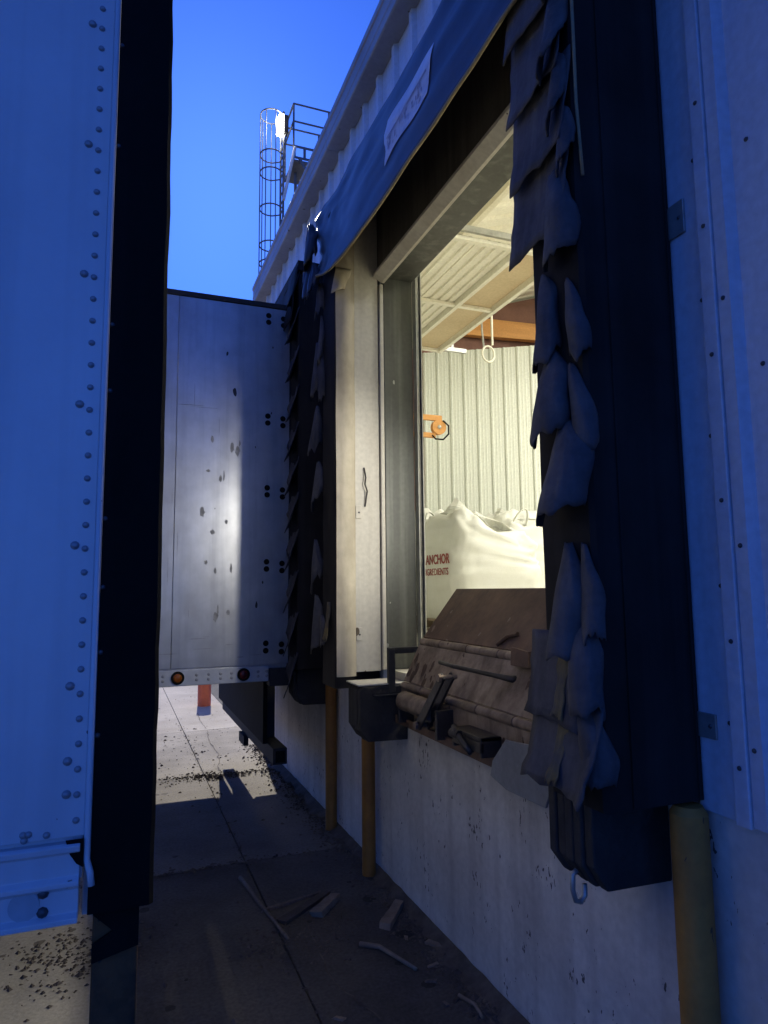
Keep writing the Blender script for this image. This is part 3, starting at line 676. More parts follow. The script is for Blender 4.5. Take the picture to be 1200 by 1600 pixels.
# ------------------------------------------------------------------ trailers
rv = None
def wheel_pair(t, x, y0, y1):
    for yy, s_ in ((y0 + .03, 1), (y1 - .03, -1)):
        w = MB().tube((x, yy, .5), (x, yy + s_ * .28, .5), .5, 28).build('wheel', M_tyre, t, smooth='auto', bevel=.03)
        MB().tube((x, yy - s_ * .004, .5), (x, yy + s_ * .02, .5), .28, 20).build('rim', M_galv, w, smooth='auto')
# far, aluminium, docked
ft = thing('trailer', (1.0, 6.2, 0), 'dirty aluminium trailer backed onto the next dock, seen from the side', 'trailer', 'trailers backed up to the docks')
TY0, TY1 = 4.9, 7.45
MB().box(-12.0, 1.15, TY0 + .012, TY1, 1.08, 3.775).build('body', M_alu, ft)
xx = 1.158
for w in (.81, 1.22, 1.22, 1.22, 1.22, 1.22, 1.22, 1.22, 1.22, 1.22, 1.22):
    MB().box(xx - w + .003, xx, TY0, TY0 + .010, 1.128, 3.765).build('side_panel', M_alu, ft, bevel=.002); xx -= w
MB().box(-12.02, 1.165, TY0 - .012, TY0 + .06, 3.766, 3.805).build('top_rail', M_dark, ft, bevel=.006)
MB().box(-12.0, 1.15, TY0 + .05, TY1, 3.776, 3.80).build('roof_skin', M_rail, ft)
br = MB().box(-12.0, 1.015, TY0 - .012, TY0 + .03, 1.012, 1.120).build('bottom_rail', M_rail, ft, bevel=.004)
MB().box(1.02, 1.175, TY0 - .016, TY0 + .14, .975, 1.10).build('corner_block', M_dark, ft, bevel=.006)
MB().box(1.151, 1.172, TY0, TY1, 1.08, 3.79).build('rear_frame', M_dark, ft, bevel=.004)
hole = MB().dome((0, 0, 0), (0, -1, 0), .021, .006, 12).build('fastener', M_black, ft, loc=(0, 0, 0)); first_h = True
for zz in (3.68, 2.906, 2.37, 1.83, 1.25):
    for xx in (.995, 1.108):
        for dz in (-.026, .026):
            at = Vector((xx, TY0, zz + dz - (xx - .995) * .1))
            if first_h: hole.location = at - wloc(ft); first_h = False
            else: twin(hole, ft, at)
for xx, m_, nm in ((.395, M_amber, 'amber round side marker lamp'), (.838, M_red, 'red round side marker lamp')):
    lp = MB().tube((xx, TY0 - .012, 1.068), (xx, TY0 - .024, 1.068), .044, 20).build('marker_lamp', M_black, ft, smooth='auto', label=nm)
    MB().dome((xx, TY0 - .024, 1.068), (0, -1, 0), .029, .010, 16).build('lens', m_, lp, smooth=True)
M_scuff = mat('scuff', (.17, .17, .175), (.30, .30, .305), rough=.6, scale=26, contrast=(.3, .6))
for k in range(34):                                   # rubs and scratches left by other trailers
    if k < 16: sx, sz, sw, sh = .66 + rnd.gauss(0, .07), (2.72, 2.5, 2.13, 1.86, 1.5)[k % 5] + rnd.gauss(0, .05), rnd.uniform(.01, .05), rnd.uniform(.02, .09)
    elif k < 26: sx, sz, sw, sh = rnd.uniform(.3, .95), rnd.choice((1.32, 1.2, 1.24, 2.95)) + rnd.gauss(0, .02), rnd.uniform(.05, .22), rnd.uniform(.003, .007)
    else: sx, sz, sw, sh = rnd.uniform(.3, 1.0), rnd.uniform(1.3, 3.2), rnd.uniform(.003, .005), rnd.uniform(.06, .3)
    n = 12
    MB().prism([(sx + sw * .5 * math.cos(t) * rnd.uniform(.6, 1.1), sz + sh * .5 * math.sin(t) * rnd.uniform(.6, 1.1)) for t in [2 * math.pi * q / n for q in range(n)]], 'y', TY0 - .0012, TY0 + .002).build('scuff_mark', M_scuff, ft)
rb = MB().dome((0, 0, 0), (0, -1, 0), .011, .006).build('rivet', M_rivet, br, loc=(0, 0, 0)); first_h = True
for xx in (.52, .60, .68, .755, .94, 1.0, .30, .22, .14, .06):
    for zz in (1.05, 1.082):
        at = Vector((xx, TY0 - .012, zz))
        if first_h: rb.location = at - wloc(br); first_h = False
        else: twin(rb, br, at)
gd = MB().box(1.045, 1.145, 4.86, 7.34, .44, .55).build('underride_bar', M_dark, ft, bevel=.004)
MB().box(1.062, 1.128, 4.852, 4.862, .456, .534).build('bar_mouth', M_black, gd)
for yy in (5.25, 6.75): MB().box(1.06, 1.14, yy, yy + .2, .55, 1.08).build('guard_leg', M_dark, ft, bevel=.004)
MB().box(1.0, 1.03, 5.0, 7.3, .56, 1.06).build('underbody_shade', M_black, ft)  # black board standing in for the shade of the undercarriage
MB().box(1.02, 1.06, 5.9, 6.15, .36, .438).build('tie_bracket', M_dark, ft, bevel=.004)
for x in (-1.6, -2.85): wheel_pair(ft, x, TY0, TY1)

# near, white, pulled a step away from the dock
nt_ = thing('trailer', (-.3, 2.8, 0), 'white riveted trailer side with a black rear edge filling the left', 'trailer', 'trailers backed up to the docks')
NY = 1.5
MB().box(-12.0, -.048, NY + .014, 4.1, 1.10, 3.80).build('body', M_trailer, nt_)
MB().box(-12.02, -.03, NY - .01, 4.11, 3.80, 3.86).build('top_rail', M_rail, nt_, bevel=.006)
def sheet(x0, x1): return MB().prism([(x0, 1.176), (x1, 1.182), (x1, 3.80), (x0, 3.80)], 'y', NY, NY + .012)
sheet(-1.25, -.046).build('side_panel', M_trailer, nt_, bevel=.002)
xx = -1.253
for k in range(8): sheet(xx - 1.22, xx).build('side_panel', M_trailer, nt_, bevel=.002); xx -= 1.223
rivet = MB().dome((0, 0, 0), (0, -1, 0), .0068, .005, 10).build('rivet', M_rivet, nt_, loc=(0, 0, 0), smooth=True); first_h = True
big = MB().dome((0, 0, 0), (0, -1, 0), .0088, .006, 10).build('rivet', M_rivet, nt_, loc=(0, 0, 0), smooth=True); first_b = True
zz = 1.212; k = 0
while zz < 3.72:
    at = Vector((-.0615 - (zz - 1.2) * .0055, NY, zz))
    if first_h: rivet.location = at - wloc(nt_); first_h = False
    else: twin(rivet, nt_, at)
    zz += .0478
for zz in (1.262, 1.324, 1.467, 1.744, 2.035, 2.316, 2.608, 2.89, 3.18, 3.47):
    at = Vector((-.080 - (zz - 1.2) * .006, NY, zz))
    if first_b: big.location = at - wloc(nt_); first_b = False
    else: twin(big, nt_, at)
for (x, z) in ((-.152, 1.196), (-.143, 1.196), (-.150, 1.186), (-.112, 1.191), (-.30, 1.193), (-.42, 1.193)): twin(rivet, nt_, (x, NY, z))
# bottom rail with pressed ridges, lens and bolts
rp_ = [(NY - .004, 1.172), (NY - .012, 1.168), (NY - .010, 1.158), (NY - .003, 1.152), (NY - .003, 1.112), (NY - .014, 1.104), (NY - .014, 1.096), (NY - .004, 1.088), (NY - .004, 1.046), (NY - .018, 1.040), (NY - .018, 1.030), (NY + .03, 1.030), (NY + .03, 1.172)]
m = MB(); n = len(rp_)
m.add([(x, p[0], p[1]) for x in (-12.0, -.052) for p in rp_], [tuple(range(n))[::-1], tuple(range(n, 2 * n))] + [(i, (i + 1) % n, n + (i + 1) % n, n + i) for i in range(n)])
nb = m.build('bottom_rail', M_trailer, nt_, bevel=.0015)
MB().prism([(-.078, 1.178), (-.046, 1.178), (-.046, 1.126), (-.058, 1.134), (-.070, 1.152)], 'y', NY - .006, NY - .0035).build('notch', M_black, nb)
MB().tube((-.145, NY - .003, 1.070), (-.145, NY - .0065, 1.070), .0265, 28).build('reflector', M_reflect, nb)
for zz in (1.088, 1.054): MB().dome((-.113, NY - .003, zz), (0, -1, 0), .011, .009, 8).build('bolt', M_screw, nb, smooth=True)
# edge strip and black rear panel
MB().path([(-.040, NY + .002, 3.86), (-.040, NY + .002, 1.17), (-.040, NY + .001, 1.136), (-.033, NY - .006, 1.115), (-.030, NY - .008, 1.09)], .0065, 8).build('edge_strip', M_trailer, nt_, smooth=True)
def redge(z): return .085 + .004 * fbm(z * 3.1, 1.2) + .0025 * fbm(z * 13, 4.4) - .012 * max(0, z - 2.0) * .6
zs = [1.033 + (3.95 - 1.033) * k / 70 for k in range(71)]
m = MB(); ring = []
for z in zs:
    e = redge(z); ring.append([(-.036, NY + .004, z), (e - .008, NY + .004, z), (e, NY + .012, z), (e, NY + .03, z), (-.036, NY + .03, z)])
n = 5
m.add([p for r_ in ring for p in r_], [(j * n + k, j * n + (k + 1) % n, (j + 1) * n + (k + 1) % n, (j + 1) * n + k) for j in range(70) for k in range(n)] + [tuple(range(n))[::-1], tuple(range(70 * n, 71 * n))])
rpn = m.build('rear_panel', M_black, nt_, label='black rear edge panel', smooth='auto')
sc2 = MB().dome((0, 0, 0), (0, -1, 0), .0055, .004, 8).build('screw', M_screw, rpn, loc=(0, 0, 0)); first_h = True
for zz in (1.368, 1.53, 1.66, 1.80, 2.07, 2.214, 2.62, 2.86):
    at = Vector((-.0285, NY + .004, zz))
    if first_h: sc2.location = at - wloc(rpn); first_h = False
    else: twin(sc2, rpn, at)
for a_, b_ in ((NY + .036, 2.785), (2.795, 4.06)):
    rd = MB().box(-.047, -.015, a_, b_, 1.12, 3.74).build('rear_door', M_doorgrey, nt_, bevel=.006)
    for yy in (a_ + .35, b_ - .35): MB().tube((0.0, yy, 1.05), (0.0, yy, 3.76), .014, 8).build('lock_rod', M_galv, rd)
MB().box(-.047, -.005, NY + .036, 4.06, 1.02, 1.115).build('rear_sill', M_trailer, nt_, bevel=.004)
MB().box(-.047, -.010, NY + .036, 4.06, 3.745, 3.80).build('rear_header', M_trailer, nt_, bevel=.004)
MB().box(-.026, .060, NY + .040, NY + .054, .45, 1.034).build('underride_leg', M_grime, nt_, bevel=.003, label='grimy steel guard leg')
MB().prism([(-.026, 1.032), (.060, 1.032), (.060, .95), (-.026, .93), (-.026, .965), (.012, .985), (-.026, 1.02)], 'y', NY + .030, NY + .035).build('leg_shadow', M_black, nt_)  # black sheet for the shadow on the leg, notched around its lit triangle
MB().box(-.02, .055, NY + .052, 4.0, .44, .53).build('underride_bar', M_dark, nt_, bevel=.004)
for k in range(14): MB().box(-.35 - k * .45, -.28 - k * .45, NY + .05, 4.05, .98, 1.09).build('cross_member', M_dark, nt_)
for x in (-2.6, -3.85): wheel_pair(nt_, x, NY, 4.1)

# ------------------------------------------------------------------ caged ladder, platform, floodlight, silo beyond the roof
cl = thing('caged_ladder', (4.1, 20, 0), 'tall caged steel ladder rising behind the roofline', 'ladder')
CX, CYY, CR = 4.10, 20.0, .36
for dz in (-.2, .2): MB().tube((CX + .34, CYY + dz, .0), (CX + .34, CYY + dz, 16.75), .035, 8).build('stringer', M_tower, cl)
rg = None
z = 9.0
while z < 16.6:
    if rg is None: rg = MB().tube((0, -.2, 0), (0, .2, 0), .018, 6).build('rung', M_tower, cl, loc=(0, 0, 0)); rg.location = Vector((CX + .34, CYY, z)) - wloc(cl)
    else: twin(rg, cl, (CX + .34, CYY, z))
    z += .3
hp = None
for z in (9.9, 10.8, 11.7, 12.3, 13.5, 14.7, 15.3, 16.65):
    pts = [(CX + .34 - .0, CYY + .2, 0)] + [(CX - CR * math.cos(t) * .98, CYY + CR * math.sin(t), 0) for t in [R(110 - 220 * k / 18) for k in range(19)]] + [(CX + .34, CYY - .2, 0)]
    if hp is None:
        b = MB().path([(p[0] - CX, p[1] - CYY, 0) for p in pts], .022, 6); hp = b.build('hoop', M_tower, cl, loc=(0, 0, 0)); hp.location = Vector((CX, CYY, z)) - wloc(cl)
    else: twin(hp, cl, (CX, CYY, z))
for a in (-100, -50, 0, 50, 100):
    MB().tube((CX - CR * math.cos(R(a)), CYY + CR * math.sin(R(a)), 9.0), (CX - CR * math.cos(R(a)), CYY + CR * math.sin(R(a)), 16.66), .016, 6).build('cage_bar', M_tower, cl)
pf = thing('platform', (5.6, 20, 15), 'small steel roof platform with guard rails beside the ladder', 'platform')
MB().box(4.72, 7.2, 19.7, 20.9, 15.10, 15.16).build('deck', M_tower, pf)
for (x0, z0, x1, z1) in ((4.74, 17.05, 7.2, 17.05), (4.74, 16.45, 7.2, 16.45)): 
    for yy in (19.7, 20.9): MB().tube((x0, yy, z0), (x1, yy, z1), .03, 6).build('guard_rail', M_tower, pf)
for yy in (19.7, 20.9):
    for xx in (4.74, 5.9, 7.1): MB().tube((xx, yy, 15.1), (xx, yy, 17.05), .03, 6).build('rail_post', M_tower, pf)
for zz in (17.05, 16.45): MB().tube((4.74, 19.7, zz), (4.74, 20.9, zz), .03, 6).build('guard_rail', M_tower, pf)
def slotted(z0, z1, yy):
    m = MB(); m.box(4.72, 7.2, yy, yy + .03, z1 - .07, z1).box(4.72, 7.2, yy, yy + .03, z0, z0 + .07)
    for k in range(8): m.box(4.72 + k * .33, 4.80 + k * .33, yy, yy + .03, z0 + .07, z1 - .07)
    return m.build('slotted_beam', M_tower, pf)
slotted(15.18, 15.62, 19.66); slotted(13.55, 13.95, 19.66)
MB().tube((4.78, 19.66, 15.55), (4.42, 19.66, 13.7), .05, 8).build('brace', M_tank, pf)
MB().tube((4.9, 19.64, 15.2), (5.5, 19.64, 14.2), .05, 8).build('brace', M_tower, pf)
MB().tube((4.95, 20.3, 12.0), (4.95, 20.3, 15.1), .05, 8).build('leg', M_tower, pf)
tk = thing('storage_tank', (6.1, 21.6, 0), 'white storage tank peeking over the roof below the ladder platform', 'tank')
MB().tube((6.1, 21.6, 0), (6.1, 21.6, 12.6), 1.35, 40).build('shell', M_tank, tk, smooth='auto')
MB().tube((6.1, 21.6, 12.6), (6.1, 21.6, 13.1), 1.35, 40, r1=.5).build('dome', M_tank, tk, smooth='auto')
fl = thing('floodlight', (4.42, 19.75, 16.2), 'lit floodlight glowing on the caged ladder', 'lamp')
MB().box(4.40, 4.56, 19.62, 19.86, 15.95, 16.55).build('housing', M_dark, fl, bevel=.02)
MB().prism([(4.22, 15.93), (4.40, 15.90), (4.40, 16.55), (4.26, 16.52)], 'y', 19.62, 19.86).build('lens', E_flood, fl, bevel=.01)
MB().tube((4.48, 19.74, 15.95), (4.44, 19.8, 15.7), .02, 6).build('bracket', M_tower, fl)
fd = bpy.data.lights.new('floodlight_bulb', 'POINT'); fd.energy = 25; fd.color = (1, .95, .82); fd.shadow_soft_size = .1
fo = bpy.data.objects.new('floodlight_bulb', fd); col.objects.link(fo); fo.parent = fl; fo.location = Vector((4.16, 19.6, 16.25)) - Vector((4.42, 19.75, 16.2))

# ------------------------------------------------------------------ bulk bags on pallets
def pallet(x0, y0, label):
    t = thing('pallet', (x0 + .55, y0 + .55, FL), label, 'pallet', 'pallets under the bulk bags')
    for k in range(6): MB().box(x0 + k * .2, x0 + k * .2 + .11, y0, y0 + 1.1, FL + .115, FL + .135).build('board', M_bark, t)
    for k in range(3): MB().box(x0, x0 + 1.11, y0 + k * .5, y0 + k * .5 + .09, FL + .022, FL + .114).build('bearer', M_bark, t)
    for k in range(3): MB().box(x0 + k * .5, x0 + k * .5 + .11, y0, y0 + 1.1, FL, FL + .021).build('board', M_bark, t)
    return t
def bag(cx, cy, s, H, seed, label, rot=0, lump=1.0, loops=(0, 1, 2, 3), tilt=0.0):
    t = thing('bulk_bag', (cx, cy, FL + .136), label, 'bulk bag', 'bulk bags stacked by the partition')
    zb = FL + .136; nv, nu = 40, 72
    def fn(u, v):
        th = 2 * math.pi * u + rot
        if v < .74:
            w = v / .74; z = H * .86 * w
            k = s * (.93 + .10 * math.sin(math.pi * min(1, w * 1.02)) ** .7)
        else:
            w = (v - .74) / .26; z = H * (.86 + .17 * math.sin(w * math.pi / 2))
            k = s * (.93 + .03 * (1 - w)) * max(.02, math.cos(w * math.pi / 2) ** .55)
        e = .34 if v < .74 else .34 + .3 * (v - .74) / .26
        c, q = math.cos(th), math.sin(th)
        x = k * math.copysign(abs(c) ** e, c); yy = k * math.copysign(abs(q) ** e, q)
        amp = (.012 + .018 * v + (.060 * lump * max(0, v - .66) / .34)) 
        fold = .9 - 2.0 * abs(fbm(x * 3.4 + seed, yy * 3.4, z * 4.2 + seed)) - 1.1 * abs(fbm(x * 8 + seed, yy * 8, z * 9))
        crease = .009 * math.sin(z * 46 + 2.5 * fbm(x * 3, yy * 3, seed)) * max(0, 1 - abs(z / H - .66) / .16)
        f = 1 + (amp * fold + crease) / s
        # peaked corners near the shoulder
        cor = (abs(c * q) * 2) ** 3
        z += .06 * lump * cor * max(0, 1 - abs(v - .80) / .18) + amp * .9 * fold
        z *= 1 - tilt * (x / s + .4) * min(1, max(0, v - .3) / .4)
        return (cx + x * f, cy + yy * f, zb + max(0, z))
    MB().grid(fn, nu, nv).build('sack', M_bag, t, smooth=True)
    for k in loops:
        a = rot + R(45 + 90 * k); px, py = cx + s * .93 * math.copysign(abs(math.cos(a)) ** .4, math.cos(a)), cy + s * .93 * math.copysign(abs(math.sin(a)) ** .4, math.sin(a))
        L = .24 + .08 * math.sin(seed * 5 + k); ox, oy = .10 * math.cos(seed + k * 2), .10 * math.sin(seed * 2 + k)
        pts = []
        for j in range(13):
            tt = math.pi * j / 12
            pts.append((px + (1 - math.cos(tt)) * .11 * (-1 if math.cos(a) > 0 else 1) + ox * math.sin(tt), py + oy * math.sin(tt), zb + H * .80 + L * math.sin(tt) + (.04 if 0 < j < 12 else 0)))
        m = MB(); n = len(pts)
        m.add([(p[0], p[1] + sgn * .022, p[2]) for sgn in (-1, 1) for p in pts], [(i, i + 1, n + i + 1, n + i) for i in range(n - 1)])
        m.build('lifting_loop', M_bag, t, smooth=True, solid=.006)
    # crumpled top skirt, gathered and fallen open
    m = MB(); sz = zb + H * .93
    def sp(u, v):
        th = 2 * math.pi * u; k = math.asin(math.sin(th * 4 + seed)) * .45 + math.asin(math.sin(th * 7 + 2.1 * seed)) * .3
        r = s * (.86 - .42 * v ** .8) * (1 + .20 * k * (.15 + v)) * (1 + .15 * fbm(math.cos(th) * 2, math.sin(th) * 2, seed + v * 2))
        z = sz + .03 + (.085 + .035 * math.sin(th * 2 + seed) + .04 * k) * v * lump - tilt * .9 * math.cos(th) * .8
        return (cx + math.cos(th) * r - .06 * v, cy + math.sin(th) * r - .05 * v, z + .03 * fbm(u * 11, v * 3, seed))
    m.grid(sp, 34, 5); m.build('top_skirt', M_bag, t, solid=.004)
    return t
pallet(3.19, 6.17, 'wooden pallet under the printed bulk bag')
b1 = bag(3.74, 6.72, .525, 1.06, 1.3, 'white bulk bag with dark red lettering behind the leveler lip', loops=(1,), tilt=.17, lump=1.1)
def text_mesh(body, size, name, parent, at, rotz, sx=1.0, m_=M_print):
    cu_ = bpy.data.curves.new(name, 'FONT'); cu_.body = body; cu_.size = size; cu_.extrude = .002; cu_.resolution_u = 3; cu_.offset = .003 if size > .12 else .0005
    tmp = bpy.data.objects.new('tmp', cu_); col.objects.link(tmp)
    dg = bpy.context.evaluated_depsgraph_get(); dg.update()
    me = bpy.data.meshes.new_from_object(tmp.evaluated_get(dg)); bpy.data.objects.remove(tmp)
    me.name = name; me.materials.clear(); me.materials.append(m_)
    o = bpy.data.objects.new(name, me); col.objects.link(o); o.parent = parent
    o.location = Vector(at) - wloc(parent); o.rotation_euler = (R(90), 0, rotz); o.scale = (sx, 1, 1)
    return o
tx = text_mesh('ANCHOR', .145, 'lettering', b1, (3.187, 6.91, 1.915), R(-90), .92)
tx['label'] = 'dark red word ANCHOR'
ty = text_mesh('INGREDIENTS', .105, 'lettering', b1, (3.187, 7.0, 1.795), R(-90), .98)
ty['label'] = 'dark red word INGREDIENTS'
pallet(3.25, 7.60, 'wooden pallet under the crumpled rear bag')
bag(3.80, 8.16, .53, 1.22, 4.1, 'crumpled cream bulk bag standing behind the printed bag', lump=1.5)
pallet(4.48, 7.32, 'wooden pallet under the right hand rear bag')
bag(5.04, 7.88, .55, 1.26, 7.7, 'cream bulk bag with raised lifting loops right of the printed bag', lump=1.1)

# ------------------------------------------------------------------ orange swing arm inside
ar = thing('swing_arm', (1.70, 4.95, 2.95), 'orange folding swing arm mounted inside beyond the far jamb', 'swing arm')
MB().box(1.64, 1.70, 4.90, 5.0, 2.80, 3.15).build('wall_plate', M_beam, ar, bevel=.004)
MB().box(1.70, 2.46, 4.965, 4.995, 3.03, 3.075).build('upper_strut', M_beam, ar, bevel=.003)
MB().box(1.70, 2.40, 4.965, 4.995, 2.885, 2.925).build('lower_strut', M_beam, ar, bevel=.003)
MB().tube((2.43, 4.955, 2.975), (2.43, 5.0, 2.975), .062, 20).build('knuckle', M_beam, ar, smooth='auto')
MB().dome((2.43, 4.955, 2.975), (0, -1, 0), .018, .012).build('pivot_bolt', M_galv, ar, smooth=True)
MB().path([(2.46, 4.95, 3.03), (2.51, 4.95, 2.99), (2.51, 4.95, 2.92), (2.46, 4.95, 2.87), (2.39, 4.95, 2.87), (2.36, 4.95, 2.90)], .007, 6).build('cable', M_black, ar, smooth=True)

# ------------------------------------------------------------------ interior lamps (high bays over the floor, one dock lamp at the near jamb)
def highbay(x, y, power, k):
    z = zr(x) - .55
    t = thing('bay_lamp', (x, y, z), 'white high bay lamp hanging from the warehouse ceiling, row place %s from the dock' % k, 'lamp', 'high bay lamps inside the warehouse')
    MB().box(x - .20, x + .20, y - .62, y + .62, z, z + .07).build('housing', M_trim, t, bevel=.01)
    MB().box(x - .17, x + .17, y - .59, y + .59, z - .012, z - .001).build('diffuser', E_tube, t)
    for s_ in (-.5, .5): MB().tube((x, y + s_, z + .07), (x, y + s_, zr(x) - .04), .008, 6).build('chain', M_galv, t)
    ld = bpy.data.lights.new('bay_lamp_light', 'AREA'); ld.shape = 'RECTANGLE'; ld.size = .34; ld.size_y = 1.18; ld.energy = power; ld.color = (1, .97, .85)
    lo = bpy.data.objects.new('bay_lamp_light', ld); col.objects.link(lo); lo.parent = t; lo.location = (0, 0, -.02)
highbay(6.6, 5.0, 200, 'first'); highbay(7.2, 2.2, 430, 'second'); highbay(9.4, 4.6, 300, 'third')
dl = thing('dock_lamp', (1.70, 1.80, 2.45), 'swivel dock lamp beside the near door jamb', 'lamp')
MB().box(1.66, 1.70, 1.66, 1.72, 2.35, 2.60).build('wall_plate', M_beam, dl)
MB().tube((1.70, 1.70, 2.48), (1.76, 1.80, 2.48), .018, 8).build('arm', M_beam, dl)
for (dx, dy, dz, pw_, cone) in ((-.36, 1, -.17, 125, 54), (.48, 1, -.06, 185, 60)):
    dv = Vector((dx, dy, dz)).normalized(); p = Vector((1.752, 1.80, 2.44))
    hd = MB().tube(p - dv * .02, p + dv * .10, .045, 16, r1=.07).build('lamp_head', M_yellow, dl, smooth='auto')
    MB().tube(p + dv * .098, p + dv * .102, .06, 16).build('bulb', E_tube, hd)
    sd = bpy.data.lights.new('dock_lamp_light', 'SPOT'); sd.energy = pw_; sd.color = (1, .97, .88); sd.spot_size = R(cone); sd.spot_blend = .9; sd.shadow_soft_size = .05
    so = bpy.data.objects.new('dock_lamp_light', sd); col.objects.link(so); so.parent = dl
    so.location = p + dv * .115 - Vector((1.70, 1.80, 2.45)); so.rotation_euler = (-dv).to_track_quat('Z', 'Y').to_euler()

# ------------------------------------------------------------------ litter on the yard
LG = 'wood scraps littering the yard'
def stick(pts, r, m_, label, cat='stick'):
    o = MB().path(pts, lambda t: r * (1 - .35 * t), 7).build('stick', m_, loc=pts[0], smooth=True); return tag(o, label, cat, LG)
def plank(p, q, w, h, m_, label, name='wood_scrap', seed=0):
    p, q = Vector(p), Vector(q); d_ = (q - p); L = d_.length; a = math.atan2(d_.y, d_.x); m = MB()
    def fn(u, v):
        th = [(-.5, 0), (.5, 0), (.5, 1), (-.5, 1), (-.5, 0)][int(round(v * 4))]
        t_ = u * L + (.03 * fbm(th[0] * 5 + seed, th[1] * 3) if u in (0, 1) else 0)
        ww = w * (1 - .25 * u + .1 * fbm(u * 6, seed))
        return (p.x + math.cos(a) * t_ - math.sin(a) * th[0] * ww, p.y + math.sin(a) * t_ + math.cos(a) * th[0] * ww, .002 + th[1] * h * (1 + .2 * fbm(u * 5, th[0] + seed)))
    m.grid(fn, 8, 4)
    n = 9
    m.add([fn(0, j / 4) for j in range(4)] + [fn(1, j / 4) for j in range(4)], [(0, 1, 2, 3), (7, 6, 5, 4)])
    return tag(m.build(name, m_, loc=p), label, 'wood scrap', LG)
stick([(.706, 4.148, .012), (.73, 3.95, .014), (.742, 3.82, .012), (.775, 3.58, .014), (.803, 3.372, .010)], .013, M_wood, 'longest thin stick lying by the concrete joint')
plank((.80, 3.53, 0), (1.106, 3.765, 0), .055, .018, M_darkwood, 'dark flat board meeting a thin lath in a V', seed=1)
plank((.75, 3.70, 0), (1.08, 3.79, 0), .022, .014, M_wood, 'thin lath meeting the dark flat board in a V', 'lath', seed=2)
plank((.985, 3.53, 0), (1.135, 3.69, 0), .062, .035, M_bark, 'pale split block beside the dark flat board', seed=3)
plank((1.27, 3.30, 0), (1.43, 3.50, 0), .060, .030, M_bark, 'pale wooden block lying alone below the bumper post', seed=4)
stick([(1.10, 3.19, .012), (1.17, 3.12, .02), (1.20, 3.05, .016), (1.26, 2.90, .010)], .012, M_bark, 'bent pale stick lying right of the boards')
plank((1.40, 3.10, 0), (1.455, 3.02, 0), .03, .012, M_bark, 'small pale wood chip close to the dock wall', seed=5)
stick([(1.34, 2.66, .01), (1.37, 2.58, .012), (1.36, 2.50, .008)], .009, M_bark, 'short twig lying in the dirt at the wall foot')

for pts_c in ([(1.07, 9.8), (1.03, 9.2), (1.05, 8.6)], [(1.05, 8.58), (.99, 7.9), (1.01, 7.3), (.93, 6.7), (.96, 6.3)], [(.93, 6.7), (.72, 6.62), (.45, 6.5), (.2, 6.55)], [(.80, 3.9), (.93, 3.5), (.90, 3.0), (1.0, 2.6)], [(.2, 4.0), (.45, 3.85), (.70, 3.95)]):
    fine_p = []
    for a_, b_ in zip(pts_c, pts_c[1:]):
        for q in range(9): fine_p.append((a_[0] + (b_[0] - a_[0]) * q / 9 + rnd.gauss(0, .006), a_[1] + (b_[1] - a_[1]) * q / 9 + rnd.gauss(0, .006)))
    m = MB(); n = len(fine_p)
    dx_, dy_ = pts_c[-1][0] - pts_c[0][0], pts_c[-1][1] - pts_c[0][1]; l_ = math.hypot(dx_, dy_)
    ww = [rnd.uniform(.001, .005) for _ in range(n)]
    m.add([(p[0] - sg * dy_ / l_ * w_, p[1] + sg * dx_ / l_ * w_, .0045) for sg in (-1, 1) for p, w_ in zip(fine_p, ww)], [(k, k + 1, n + k + 1, n + k) for k in range(n - 1)])
    m.build('crack', M_grit, g)
for k in range(11):
    cx_, cy_, an = WX - .10 - abs(rnd.gauss(0, .22)), rnd.uniform(2.3, 3.9), rnd.uniform(0, 6.3); L = rnd.uniform(.025, .07)
    plank((cx_, cy_, 0), (cx_ - abs(L * math.cos(an)), cy_ + L * math.sin(an), 0), rnd.uniform(.008, .02), .008, rnd.choice((M_bark, M_wood, M_darkwood)), 'small wood chip lying in the dirt along the dock wall', 'wood_chip', seed=20 + k)
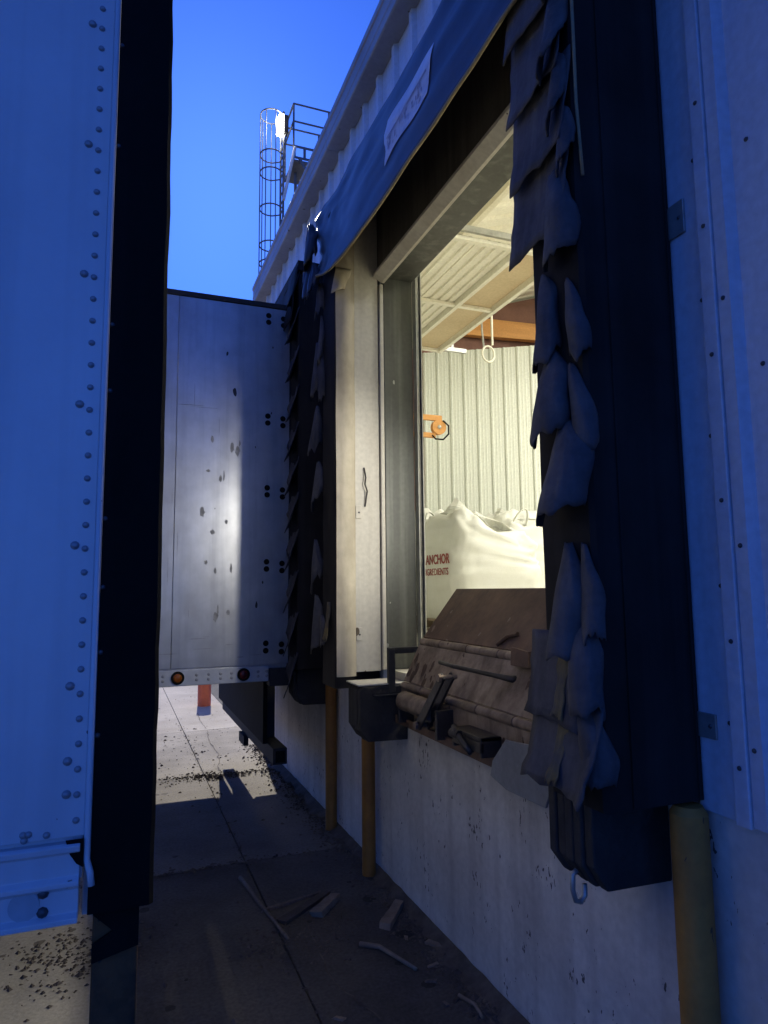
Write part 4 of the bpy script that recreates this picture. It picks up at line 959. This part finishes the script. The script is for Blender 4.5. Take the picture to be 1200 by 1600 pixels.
# grit along the wall foot, in drifts and loose over the yard: uncountable
pts = []
def scatter(n_, fx, fy, fs):
    for _ in range(n_): pts.append((fx(), fy(), fs()))
U, G = rnd.uniform, rnd.gauss
scatter(5200, lambda: WX - .012 - abs(G(0, .085)), lambda: U(1.2, 7.6), lambda: abs(G(0, .004)) + .003)
scatter(900, lambda: G(.80, .22), lambda: 6.46 + G(0, .07), lambda: abs(G(0, .005)) + .003)
scatter(420, lambda: G(.90, .16), lambda: 3.34 + G(0, .10), lambda: abs(G(0, .004)) + .003)
scatter(420, lambda: G(.78, .02), lambda: U(2.4, 9), lambda: abs(G(0, .003)) + .002)
scatter(360, lambda: U(-.4, 1.3), lambda: 4.4 + G(0, .035), lambda: abs(G(0, .004)) + .003)
scatter(330, lambda: U(-1.2, 1.4), lambda: U(2.3, 12), lambda: abs(G(0, .005)) + .002)
scatter(220, lambda: G(.75, .45), lambda: G(7.0, 1.0), lambda: abs(G(0, .005)) + .003)
scatter(420, lambda: G(-.12, .16), lambda: G(3.6, .14), lambda: abs(G(0, .005)) + .003)
m = MB()
for (x, y, s_) in pts:
    if x > WX - .005: continue
    a, b_, c = s_ * U(.7, 1.5), s_ * U(.7, 1.5), s_ * U(.4, .9)
    m.add([(x - a, y, .001), (x, y - b_, .001), (x + a, y, .001), (x, y + b_, .001), (x + U(-.3, .3) * a, y + U(-.3, .3) * b_, c * 1.4)], [(0, 1, 4), (1, 2, 4), (2, 3, 4), (3, 0, 4)])
gr = m.build('grit', M_grit); gr['kind'] = 'stuff'; tag(gr, 'dark grit and soil scattered over the yard and along the wall', 'grit')
# soil wedge along the foot of the wall
m = MB().grid(lambda u, v: (WX - .003 - (.07 + .06 * fbm(u * 46, 2.2) + .03 * fbm(u * 170, 1.2)) * v, Y0 + (YC - Y0) * u, .035 * (1 - v) ** 1.5 + .006 * fbm(u * 90, v * 3) * (1 - v) + .0015), 420, 5)
sw = m.build('soil_drift', M_grit, smooth=True); sw['kind'] = 'stuff'; tag(sw, 'dark soil drifted along the foot of the dock wall', 'soil')
